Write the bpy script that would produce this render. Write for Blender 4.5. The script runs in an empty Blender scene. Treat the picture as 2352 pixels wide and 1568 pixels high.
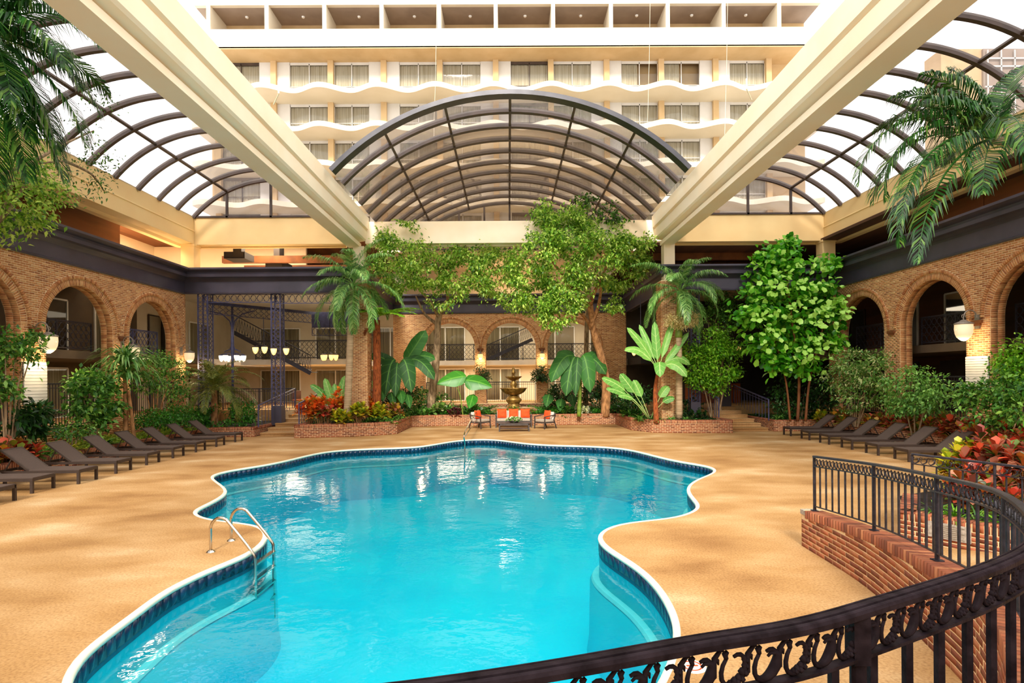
import bpy, bmesh, math, random
import numpy as np
from mathutils import Vector, Matrix

S = bpy.context.scene
COL = S.collection
RNG = np.random.default_rng(7)
random.seed(7)
PI = math.pi

# ------------------------------------------------------------------ camera
FPX = 1300.0
YAW, ROLL, HY, CAMZ = 0.006, 0.008, 866.0, 2.5
fw = Vector((math.sin(YAW), math.cos(YAW), 0))
rt0 = Vector((math.cos(YAW), -math.sin(YAW), 0))
up0 = Vector((0, 0, 1))
rt = rt0 * math.cos(ROLL) - up0 * math.sin(ROLL)
upv = up0 * math.cos(ROLL) + rt0 * math.sin(ROLL)
cam_d = bpy.data.cameras.new('camera')
cam = bpy.data.objects.new('camera', cam_d)
COL.objects.link(cam)
cam_d.sensor_width = 36.0
cam_d.lens = FPX / 2352 * 36.0
cam_d.shift_y = (HY - 784) / 2352
cam_d.clip_end = 500
m = Matrix.Identity(4)
for i in range(3):
    m[i][0] = rt[i]; m[i][1] = upv[i]; m[i][2] = -fw[i]
m[2][3] = CAMZ
cam.matrix_world = m
S.camera = cam

def at(px, py, X=None, Y=None, Z=None):
    """world point of a photograph pixel on the plane X, Y or Z"""
    d = fw + rt * ((px - 1176) / FPX) + upv * ((HY - py) / FPX)
    if Y is not None: t = Y / d.y
    elif X is not None: t = X / d.x
    else: t = (Z - CAMZ) / d.z
    return Vector((0, 0, CAMZ)) + d * t

# ------------------------------------------------------------------ light
W = bpy.data.worlds.new('sky'); S.world = W; W.use_nodes = True
nt = W.node_tree; nt.nodes.clear()
wo = nt.nodes.new('ShaderNodeOutputWorld'); bg = nt.nodes.new('ShaderNodeBackground')
tc = nt.nodes.new('ShaderNodeTexCoord'); nz = nt.nodes.new('ShaderNodeTexNoise')
cr = nt.nodes.new('ShaderNodeValToRGB')
nz.inputs['Scale'].default_value = 2.2; nz.inputs['Detail'].default_value = 5
cr.color_ramp.elements[0].position = .35; cr.color_ramp.elements[0].color = (.90, .87, .84, 1)
cr.color_ramp.elements[1].position = .6; cr.color_ramp.elements[1].color = (1, .96, .89, 1)
nt.links.new(tc.outputs['Generated'], nz.inputs['Vector']); nt.links.new(nz.outputs['Fac'], cr.inputs['Fac'])
nt.links.new(cr.outputs['Color'], bg.inputs['Color']); nt.links.new(bg.outputs[0], wo.inputs[0])
bg.inputs['Strength'].default_value = 1.6

sd = bpy.data.lights.new('sun', 'SUN'); sun = bpy.data.objects.new('sun', sd); COL.objects.link(sun)
sd.energy = 2.5; sd.angle = math.radians(12); sd.color = (1, .93, .80)
sun.rotation_euler = (math.radians(56), 0, math.radians(-5))   # from behind the camera
sun.location = (0, -20, 40)
S.view_settings.view_transform = 'Standard'
S.view_settings.look = 'None'
S.view_settings.exposure = 0.82
S.view_settings.gamma = 1.0
S.view_settings.use_curve_mapping = False
S.cycles.max_bounces = 8
S.cycles.diffuse_bounces = 4
S.cycles.glossy_bounces = 3
S.cycles.transmission_bounces = 4
S.cycles.transparent_max_bounces = 16
S.cycles.caustics_reflective = False
S.cycles.caustics_refractive = False
S.cycles.sample_clamp_indirect = 6

def area(name, loc, size, power, col=(1, .85, .62), sy=None, rot=(0, 0, 0)):
    d = bpy.data.lights.new(name, 'AREA'); o = bpy.data.objects.new(name, d); COL.objects.link(o)
    d.energy = power; d.size = size; d.color = col
    if sy: d.shape = 'RECTANGLE'; d.size_y = sy
    o.location = loc; o.rotation_euler = rot
    return o
# fill lights added under the gallery ceilings, one run per side and floor
for x in (-17.3, 17.3):
    p = .9 if x < 0 else .05
    for z in (3.15, 6.4):
        area('gallery_fill_light', (x, 17, z), 1.2, (115 if z < 5 else 50) * p, sy=20)
for z, q in ((3.15, 1), (6.4, .45)):
    area('gallery_fill_light', (0, 37.4, z), 12, 330 * q, sy=1.2)
    area('gallery_fill_light', (-11, 33, z), 5, 240 * q, sy=4)
area('gallery_fill_light', (11, 33, 6.4), 4, 30, sy=4)
for x, y, q in ((-17.4, 25, 420), (-12, 28.5, 300), (17.8, 20, 40), (0, 36, 60)):
    area('attic_fill_light', (x, y, 9.8 if x < -5 else 8.66), 1.5, q, (1, .8, .55), sy=6 if abs(x) > 12 else 1.5)  # fill lights added to brighten the attic walls

# ------------------------------------------------------------------ materials
def lin(h):
    h = h.lstrip('#'); c = [int(h[i:i+2], 16) / 255 for i in (0, 2, 4)]
    return tuple((v / 12.92 if v <= .04045 else ((v + .055) / 1.055) ** 2.4) for v in c) + (1,)

def newmat(name):
    M = bpy.data.materials.new(name); M.use_nodes = True
    t = M.node_tree; b = t.nodes['Principled BSDF']
    return M, t, b

def ramp(t, stops):
    r = t.nodes.new('ShaderNodeValToRGB'); e = r.color_ramp.elements
    while len(e) < len(stops): e.new(.5)
    for k, (p, c) in enumerate(stops): e[k].position = p; e[k].color = lin(c) if isinstance(c, str) else c
    return r

def mat(name, a, b=None, scale=6, rough=.6, metal=0, bump=0, bscale=None, spec=.5, detail=4, lo=.35, hi=.65, coords='Object', stretch=None):
    M, t, P = newmat(name)
    P.inputs['Roughness'].default_value = rough; P.inputs['Metallic'].default_value = metal
    P.inputs['Specular IOR Level'].default_value = spec
    P.inputs['Base Color'].default_value = lin(a)
    M.diffuse_color = lin(a)
    if b or bump:
        c = t.nodes.new('ShaderNodeTexCoord')
        src = c.outputs[coords]
        if stretch:
            mp = t.nodes.new('ShaderNodeMapping'); mp.inputs['Scale'].default_value = stretch
            t.links.new(src, mp.inputs['Vector']); src = mp.outputs[0]
    if b:
        n = t.nodes.new('ShaderNodeTexNoise'); n.inputs['Scale'].default_value = scale; n.inputs['Detail'].default_value = detail
        t.links.new(src, n.inputs['Vector'])
        r = ramp(t, [(lo, a), (hi, b)]); t.links.new(n.outputs['Fac'], r.inputs['Fac']); t.links.new(r.outputs[0], P.inputs['Base Color'])
    if bump:
        n2 = t.nodes.new('ShaderNodeTexNoise'); n2.inputs['Scale'].default_value = bscale or scale * 4; n2.inputs['Detail'].default_value = 3
        t.links.new(src, n2.inputs['Vector'])
        bp = t.nodes.new('ShaderNodeBump'); bp.inputs['Strength'].default_value = bump; bp.inputs['Distance'].default_value = .02
        t.links.new(n2.outputs['Fac'], bp.inputs['Height']); t.links.new(bp.outputs[0], P.inputs['Normal'])
    return M

def brickmat(name, cols):
    """colour by each brick's own stored value, broken by fine noise"""
    M, t, P = newmat(name)
    at_ = t.nodes.new('ShaderNodeAttribute'); at_.attribute_name = 'tone'
    st = [(k / (len(cols) - 1), c) for k, c in enumerate(cols)]
    r = ramp(t, st); t.links.new(at_.outputs['Fac'], r.inputs['Fac'])
    c = t.nodes.new('ShaderNodeTexCoord'); n = t.nodes.new('ShaderNodeTexNoise'); n.inputs['Scale'].default_value = 14; n.inputs['Detail'].default_value = 5
    t.links.new(c.outputs['Object'], n.inputs['Vector'])
    mx = t.nodes.new('ShaderNodeMix'); mx.data_type = 'RGBA'; mx.blend_type = 'MULTIPLY'; mx.inputs['Factor'].default_value = .3
    r2 = ramp(t, [(.3, '#9a9a9a'), (.7, '#ffffff')]); t.links.new(n.outputs['Fac'], r2.inputs['Fac'])
    t.links.new(r.outputs[0], mx.inputs[6]); t.links.new(r2.outputs[0], mx.inputs[7]); t.links.new(mx.outputs[2], P.inputs['Base Color'])
    P.inputs['Roughness'].default_value = .85
    return M

def leafmat(name, cols, rough=.42, trans=.25, spec=.5):
    M, t, P = newmat(name)
    g = t.nodes.new('ShaderNodeNewGeometry')
    st = [(k / max(1, len(cols) - 1), c) for k, c in enumerate(cols)]
    r = ramp(t, st); t.links.new(g.outputs['Random Per Island'], r.inputs['Fac'])
    t.links.new(r.outputs[0], P.inputs['Base Color']); P.inputs['Roughness'].default_value = rough
    P.inputs['Specular IOR Level'].default_value = spec
    tr = t.nodes.new('ShaderNodeBsdfTranslucent'); t.links.new(r.outputs[0], tr.inputs['Color'])
    ms = t.nodes.new('ShaderNodeMixShader'); ms.inputs[0].default_value = trans
    out = t.nodes['Material Output']
    t.links.new(P.outputs[0], ms.inputs[1]); t.links.new(tr.outputs[0], ms.inputs[2]); t.links.new(ms.outputs[0], out.inputs['Surface'])
    M.diffuse_color = lin(cols[len(cols) // 2])
    return M

def veinleaf(name, a, b, vein, rough=.4, trans=.2, freq=34):
    """large leaf: darker blade, pale midrib and side veins along UV-like attribute"""
    M, t, P = newmat(name)
    u = t.nodes.new('ShaderNodeAttribute'); u.attribute_name = 'lu'; v = t.nodes.new('ShaderNodeAttribute'); v.attribute_name = 'lv'
    def mth(op, x, y=None):
        n = t.nodes.new('ShaderNodeMath'); n.operation = op
        for k, q in enumerate((x, y)):
            if q is None: continue
            if isinstance(q, (int, float)): n.inputs[k].default_value = q
            else: t.links.new(q, n.inputs[k])
        return n.outputs[0]
    av = mth('ABSOLUTE', v.outputs['Fac'])
    mid = mth('LESS_THAN', av, .07)
    ph = mth('ADD', mth('MULTIPLY', u.outputs['Fac'], freq), mth('MULTIPLY', av, -4.0))
    sv = mth('MULTIPLY', mth('GREATER_THAN', mth('SINE', ph), .93), .35)
    fac = mth('MINIMUM', mth('ADD', mid, sv), 1.0)
    oi = t.nodes.new('ShaderNodeObjectInfo')
    r = ramp(t, [(0, a), (1, b)]); t.links.new(oi.outputs['Random'], r.inputs['Fac'])
    mx = t.nodes.new('ShaderNodeMix'); mx.data_type = 'RGBA'; t.links.new(fac, mx.inputs[0]); t.links.new(r.outputs[0], mx.inputs[6]); mx.inputs[7].default_value = lin(vein)
    t.links.new(mx.outputs[2], P.inputs['Base Color']); P.inputs['Roughness'].default_value = rough
    tr = t.nodes.new('ShaderNodeBsdfTranslucent'); t.links.new(mx.outputs[2], tr.inputs['Color'])
    ms = t.nodes.new('ShaderNodeMixShader'); ms.inputs[0].default_value = trans
    t.links.new(P.outputs[0], ms.inputs[1]); t.links.new(tr.outputs[0], ms.inputs[2]); t.links.new(ms.outputs[0], t.nodes['Material Output'].inputs['Surface'])
    return M

def emis(name, col, power, base='#fff2dd'):
    M, t, P = newmat(name)
    P.inputs['Base Color'].default_value = lin(base); P.inputs['Emission Color'].default_value = lin(col)
    P.inputs['Emission Strength'].default_value = power; P.inputs['Roughness'].default_value = .4
    return M

def glassmat(name, tint, rough=.05, refl=1.0, haze=None, hz=0):
    M, t, P = newmat(name); t.nodes.remove(P)
    tr = t.nodes.new('ShaderNodeBsdfTransparent'); tr.inputs[0].default_value = lin(tint)
    gl = t.nodes.new('ShaderNodeBsdfGlossy'); gl.inputs['Roughness'].default_value = rough
    fr = t.nodes.new('ShaderNodeFresnel'); fr.inputs[0].default_value = 1.45
    mm = t.nodes.new('ShaderNodeMath'); mm.operation = 'MULTIPLY'; mm.inputs[1].default_value = refl
    ms = t.nodes.new('ShaderNodeMixShader')
    t.links.new(fr.outputs[0], mm.inputs[0]); t.links.new(mm.outputs[0], ms.inputs[0]); t.links.new(tr.outputs[0], ms.inputs[1]); t.links.new(gl.outputs[0], ms.inputs[2])
    last = ms
    if haze:
        df = t.nodes.new('ShaderNodeBsdfTranslucent'); df.inputs[0].default_value = lin(haze)
        d2 = t.nodes.new('ShaderNodeBsdfDiffuse'); d2.inputs[0].default_value = lin(haze)
        ad = t.nodes.new('ShaderNodeMixShader'); ad.inputs[0].default_value = .5
        t.links.new(df.outputs[0], ad.inputs[1]); t.links.new(d2.outputs[0], ad.inputs[2])
        m2 = t.nodes.new('ShaderNodeMixShader'); m2.inputs[0].default_value = hz
        t.links.new(ms.outputs[0], m2.inputs[1]); t.links.new(ad.outputs[0], m2.inputs[2]); last = m2
    t.links.new(last.outputs[0], t.nodes['Material Output'].inputs['Surface'])
    return M

MT = {}
MT['cream'] = mat('cream_paint', '#ffefd4', '#fee8c8', scale=.8, rough=.7)
MT['cream_shaded'] = mat('cream_paint_shaded', '#fadc9e', '#f6d394', scale=.8, rough=.7)  # same cream, yellower tone painted in for beams out of the sun
MT['tower'] = mat('tower_render', '#dcd1bb', '#d4c8b0', scale=.5, rough=.8)
MT['tower_tan'] = mat('tower_tan', '#c8aa7e', '#bd9e70', scale=1, rough=.8)
MT['tower_white'] = mat('tower_white', '#cfcbc5', '#c8c3ba', scale=1, rough=.8)
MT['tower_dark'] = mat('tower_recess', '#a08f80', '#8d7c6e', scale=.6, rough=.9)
MT['curtain'] = mat('curtain', '#eae0ca', '#c4b698', scale=3, rough=.9, stretch=(6, 6, .1))
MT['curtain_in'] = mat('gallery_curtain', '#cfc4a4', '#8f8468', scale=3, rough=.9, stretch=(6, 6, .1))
MT['rib'] = mat('bronze_rib', '#4e3f37', '#3e322c', scale=2, rough=.5, metal=.2)
MT['rib_dark'] = mat('dark_front_rib', '#3b3a40', '#2f2e34', scale=2, rough=.35, metal=.5)
MT['pane'] = glassmat('roof_glass', '#cfcdd4', rough=.04, refl=1.2, haze='#cfc8c6', hz=.14)
MT['pane_mid'] = glassmat('roof_glass_brown_reflection', '#b4aca4', rough=.06, refl=1.6, haze='#9c8878', hz=.22)  # brown dirt plus the tower's reflection put into the tint
MT['win'] = glassmat('window_glass', '#efeeea', rough=.03, refl=1.2)
MT['slate'] = mat('slate_paint', '#4b4757', '#3f3c4a', scale=1.2, rough=.42)
MT['slate_lt'] = mat('slate_paint_light', '#5a5566', '#4f4b5a', scale=1.2, rough=.38)
MT['iron'] = mat('wrought_iron', '#3a3742', '#2a2830', scale=20, rough=.38, metal=.35, bump=.15, bscale=60)
MT['iron_blue'] = mat('painted_iron_blue', '#4c4f78', '#3b3d60', scale=6, rough=.45)
MT['iron_near'] = mat('aged_handrail_iron', '#2e262c', '#1c161a', scale=14, rough=.4, metal=.0, bump=.15, bscale=50, spec=.15)
MT['brick_tan'] = brickmat('tan_brick', ['#a8683f', '#c4834f', '#d99e66', '#cd8a55', '#e6b47c'])
MT['brick_red'] = brickmat('red_brick', ['#743f2a', '#9a5638', '#b36844', '#874832', '#c58055'])
MT['mortar'] = mat('mortar', '#f3dcb2', '#e8cda0', scale=8, rough=.95)
MT['mortar_red'] = mat('mortar_red', '#efd2a6', '#e0c093', scale=8, rough=.95)
MT['soil'] = mat('soil', '#2e2014', '#1a120b', scale=5, rough=1, bump=.6, bscale=30)
MT['wood_dark'] = mat('dark_timber', '#5b3419', '#3e2210', scale=2, rough=.7, stretch=(1, .1, 1))
MT['wood_mid'] = mat('brown_timber', '#8a5228', '#6c3d1b', scale=2, rough=.7, stretch=(1, .1, 1))
MT['wood_black'] = mat('black_timber', '#1c100b', '#120a07', scale=2, rough=.8)
MT['bar_wood'] = mat('bar_wood', '#a3521c', '#7d3b12', scale=3, rough=.4, stretch=(8, 8, .4))
MT['lounger'] = mat('brown_lounger_frame', '#3b2e28', '#322621', scale=4, rough=.5)
MT['sling'] = mat('brown_sling', '#54443d', '#4a3b35', scale=60, rough=.75, bump=.2, bscale=200)
MT['chrome'] = mat('polished_steel', '#c9c2b8', rough=.18, metal=1)
MT['white'] = mat('white_paint', '#f6f4f0', '#ece9e4', scale=2, rough=.5)
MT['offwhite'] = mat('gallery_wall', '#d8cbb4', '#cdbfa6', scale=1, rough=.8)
MT['gallery_shaded'] = mat('shaded_gallery_wall', '#66543f', '#564636', scale=1, rough=.8)  # shade of the gallery interior put into a darker wall colour
MT['door_dark'] = mat('dark_doorway', '#3a302a', '#241d19', scale=1, rough=.6)
MT['gold'] = mat('aged_bronze', '#b08a45', '#6d4f22', scale=6, rough=.42, metal=.6, bump=.2, bscale=18)
MT['chair_frame'] = mat('dark_chair_frame', '#4a4240', '#3c3533', scale=8, rough=.5)
MT['cushion'] = mat('grey_cushion', '#b9ac9d', '#a99b8c', scale=20, rough=.9)
MT['stripe'] = mat('pale_cushion', '#e6ddd2', '#d8cdc0', scale=20, rough=.9)
MT['orange'] = mat('orange_pillow', '#f2551a', '#e24410', scale=10, rough=.85)
MT['lampglow'] = emis('lamp_glass', '#ffc46a', 1.1, '#ffe9c8')
MT['lampwhite'] = emis('white_lamp_glass', '#fff0d0', 1.0, '#ffffff')
MT['lampbig'] = emis('frosted_lamp_glass', '#ffd9a0', .35, '#f3e6d2')
MT['bulb'] = emis('bulb', '#ffd88a', 9)
MT['zinc'] = mat('weathered_zinc', '#a59c90', '#8b8378', scale=10, rough=.5, metal=.4)
MT['iron_near'].node_tree.nodes['Principled BSDF'].inputs['IOR'].default_value = 1.16
MT['plaque'] = mat('grey_plaque', '#b5aba0', '#8f867c', scale=30, rough=.7)
MT['bark'] = mat('grey_bark', '#b59a78', '#6f5a42', scale=9, rough=.95, bump=.6, bscale=25, stretch=(1, 1, .35))
MT['bark_tan'] = mat('tan_bark', '#c48e5c', '#7d5430', scale=9, rough=.95, bump=.6, bscale=25, stretch=(1, 1, .35))
MT['palm_bark'] = mat('ringed_palm_bark', '#c9b08d', '#8d7556', scale=7, rough=.95, bump=.5, bscale=14, stretch=(.2, .2, 6))
MT['fern_bark'] = mat('orange_fibre_bark', '#b5602c', '#5f2c12', scale=12, rough=1, bump=.8, bscale=30, stretch=(3, 3, .5))
MT['greenstem'] = mat('green_stem', '#7f9a34', '#5d7a26', scale=5, rough=.5)

# deck: pale aggregate with broad tan and ochre stains
def deckmat():
    M, t, P = newmat('aggregate_deck')
    c = t.nodes.new('ShaderNodeTexCoord')
    def noise(s, d, stretch=None):
        n = t.nodes.new('ShaderNodeTexNoise'); n.inputs['Scale'].default_value = s; n.inputs['Detail'].default_value = d
        src = c.outputs['Object']
        if stretch:
            mp = t.nodes.new('ShaderNodeMapping'); mp.inputs['Scale'].default_value = stretch; t.links.new(src, mp.inputs[0]); src = mp.outputs[0]
        t.links.new(src, n.inputs['Vector']); return n.outputs['Fac']
    big = ramp(t, [(.3, '#9c7344'), (.45, '#b68e5b'), (.58, '#c5a070'), (.72, '#d6bc94')])
    t.links.new(noise(.55, 7, (1, 1.6, 1)), big.inputs['Fac'])
    fine = ramp(t, [(.32, '#a88d70'), (.5, '#e8dccb'), (.68, '#ffffff')])
    t.links.new(noise(38, 6), fine.inputs['Fac'])
    mx = t.nodes.new('ShaderNodeMix'); mx.data_type = 'RGBA'; mx.blend_type = 'MULTIPLY'; mx.inputs[0].default_value = .55
    t.links.new(big.outputs[0], mx.inputs[6]); t.links.new(fine.outputs[0], mx.inputs[7]); t.links.new(mx.outputs[2], P.inputs['Base Color'])
    P.inputs['Roughness'].default_value = .75; P.inputs['Specular IOR Level'].default_value = .3
    bp = t.nodes.new('ShaderNodeBump'); bp.inputs['Strength'].default_value = .25; bp.inputs['Distance'].default_value = .01
    t.links.new(noise(60, 3), bp.inputs['Height']); t.links.new(bp.outputs[0], P.inputs['Normal'])
    return M
MT['deck'] = deckmat()
MT['coping'] = mat('pale_coping', '#eef0dc', '#dfe4d0', scale=4, rough=.6)
MT['tile'] = brickmat('navy_tile', ['#0c2c48', '#10375a', '#0a2540', '#154468'])
MT['tile'].node_tree.nodes['Principled BSDF'].inputs['Roughness'].default_value = .2
MT['grout'] = mat('tile_grout', '#5b7c92', '#4d6c82', scale=8, rough=.8)
MT['basin'] = mat('pool_plaster', '#06e4f8', '#00d8f2', scale=.6, rough=.8, detail=6)
MT['basin_wall'] = mat('pool_wall_plaster', '#30dcea', '#20d0e2', scale=1, rough=.8)
MT['basin_line'] = mat('pale_ledge_line', '#d8ffff', '#bff6fa', scale=4, rough=.8)
def watermat():
    M, t, P = newmat('pool_water'); t.nodes.remove(P)
    tr = t.nodes.new('ShaderNodeBsdfTransparent'); tr.inputs[0].default_value = (.45, .98, 1, 1)
    gl = t.nodes.new('ShaderNodeBsdfGlossy'); gl.inputs['Roughness'].default_value = .03
    fr = t.nodes.new('ShaderNodeFresnel'); fr.inputs[0].default_value = 1.33
    c = t.nodes.new('ShaderNodeTexCoord'); n = t.nodes.new('ShaderNodeTexNoise'); n.inputs['Scale'].default_value = 2.6; n.inputs['Detail'].default_value = 4
    t.links.new(c.outputs['Object'], n.inputs['Vector'])
    bp = t.nodes.new('ShaderNodeBump'); bp.inputs['Strength'].default_value = .16; bp.inputs['Distance'].default_value = .06
    t.links.new(n.outputs['Fac'], bp.inputs['Height']); t.links.new(bp.outputs[0], gl.inputs['Normal'])
    ms = t.nodes.new('ShaderNodeMixShader'); t.links.new(fr.outputs[0], ms.inputs[0]); t.links.new(tr.outputs[0], ms.inputs[1]); t.links.new(gl.outputs[0], ms.inputs[2])
    t.links.new(ms.outputs[0], t.nodes['Material Output'].inputs['Surface'])
    return M
MT['water'] = watermat()
# leaves
MT['lf_ficus'] = leafmat('ficus_leaves', ['#38661a', '#60942a', '#90c43c', '#c4e45c', '#dcf080', '#70a430'], trans=.42)
MT['lf_ficus_dark'] = leafmat('dark_ficus_leaves', ['#1f3d10', '#335a18', '#4d7d22', '#6a9a30'], trans=.2)
MT['lf_fiddle'] = leafmat('fiddle_leaves', ['#2c7a12', '#469e1c', '#70c42c', '#a8e44c'], rough=.3, trans=.4)
MT['lf_bush'] = leafmat('bush_leaves', ['#24501a', '#3c7824', '#64a038', '#98c858'], trans=.25)
MT['lf_bright'] = leafmat('bright_bush_leaves', ['#3f8012', '#62a81e', '#8fce30', '#b4e44a'], trans=.35)
MT['lf_pale'] = leafmat('pale_green_leaves', ['#3a7028', '#64a040', '#94c860', '#4c8a34'], trans=.25)
MT['lf_var'] = leafmat('cream_flecked_leaves', ['#4a7a30', '#7aa844', '#dcd89a', '#5c9438', '#3d7d28', '#8cb850'], trans=.25)
MT['lf_dark'] = leafmat('dark_leaves', ['#0f2a0e', '#1c4216', '#2c5a20', '#3c7028'], trans=.15)
MT['lf_palm'] = leafmat('palm_leaflets', ['#3c7030', '#5c9644', '#86b85c', '#b4d884'], rough=.35, trans=.25)
MT['lf_palm_dark'] = leafmat('dark_palm_leaflets', ['#133812', '#22561c', '#3a7a2a', '#84ac48'], rough=.3, trans=.15)
MT['lf_palm_mid'] = leafmat('mid_palm_leaflets', ['#1a4a1a', '#2c6a26', '#4c8c3c', '#79ac58'], rough=.3, trans=.2)
MT['lf_olive'] = leafmat('olive_palm_leaflets', ['#4a5c1c', '#66782a', '#8a8c3c', '#3c501a'], rough=.45, trans=.2)
MT['lf_cro_red'] = leafmat('red_croton_leaves', ['#8c1a12', '#c8402c', '#e0603c', '#4c1018', '#e89878', '#2c3a14', '#5c7a24', '#a82a1c', '#c8a83c'], trans=.2)
MT['lf_cro_orange'] = leafmat('orange_croton_leaves', ['#f0581a', '#fa8430', '#d84414', '#f8a838', '#8c3a1c', '#c8c038'], trans=.25)
MT['lf_cro_yel'] = leafmat('yellow_croton_leaves', ['#c8c420', '#e8dc3c', '#8aa41c', '#5c8018', '#e0a82c'], trans=.3)
MT['lf_cro_mix'] = leafmat('mixed_croton_leaves', ['#3c6a1c', '#c8b42c', '#d84a2c', '#5c8c24', '#8c2a24', '#e89a80', '#44701c'], trans=.2)
MT['lf_maroon'] = leafmat('maroon_leaves', ['#3a1018', '#5c1a24', '#2a0c12', '#7c3038'], trans=.1)
MT['lf_grass'] = leafmat('lime_ground_leaves', ['#7fa41c', '#a8c42c', '#5c8818', '#c8d84a'], trans=.3)
MT['lf_ground'] = leafmat('ground_leaves', ['#1c5014', '#2c7018', '#4c9424', '#3c801c'], trans=.25)
MT['lf_white'] = leafmat('white_blossom', ['#f2f2d8', '#dfe8a0', '#ffffff'], trans=.2)
MT['lf_seed'] = leafmat('cream_seed_sprays', ['#d8c88a', '#c8b070', '#e8dca0'], trans=.1)
MT['vl_banana'] = veinleaf('banana_leaf', '#4a8c38', '#7cb850', '#c0dc88', rough=.5)
MT['vl_banana_dk'] = veinleaf('dark_banana_leaf', '#1c5018', '#2f7020', '#5c9438', rough=.6)
MT['vl_ear'] = veinleaf('elephant_ear_leaf', '#2c7a18', '#3c8c20', '#6ab03c', freq=16)
MT['vl_fern'] = leafmat('tree_fern_leaflets', ['#7cc428', '#9cd83c', '#68ac20', '#c8d840'], trans=.45)

# ------------------------------------------------------------------ builders
def props(o, label=None, cat=None, group=None, kind=None):
    if label: o['label'] = label
    if cat: o['category'] = cat
    if group: o['group'] = group
    if kind: o['kind'] = kind
    return o

def link(name, me, mt=None, parent=None, world=False, **k):
    o = bpy.data.objects.new(name, me); COL.objects.link(o)
    if mt is not None and me is not None and not me.materials:
        me.materials.append(MT[mt] if isinstance(mt, str) else mt)
    if parent is not None:
        o.parent = parent
        if world: o.matrix_parent_inverse = parent.matrix_basis.inverted()
    return props(o, **k)

def thing(name, label, cat, loc=(0, 0, 0), rz=0, group=None, kind=None):
    o = bpy.data.objects.new(name, None); COL.objects.link(o)
    o.location = loc; o.rotation_euler = (0, 0, rz); o.empty_display_size = .1
    return props(o, label, cat, group, kind)

def dup(root, loc=None, rz=None, label=None, group=None):
    r = root.copy(); COL.objects.link(r)
    if loc is not None: r.location = loc
    if rz is not None: r.rotation_euler = (0, 0, rz)
    if label: r['label'] = label
    if group: r['group'] = group
    for ch in list(root.children):
        c = ch.copy(); COL.objects.link(c); c.parent = r
        for g in list(ch.children):
            d = g.copy(); COL.objects.link(d); d.parent = c
    return r

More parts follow.
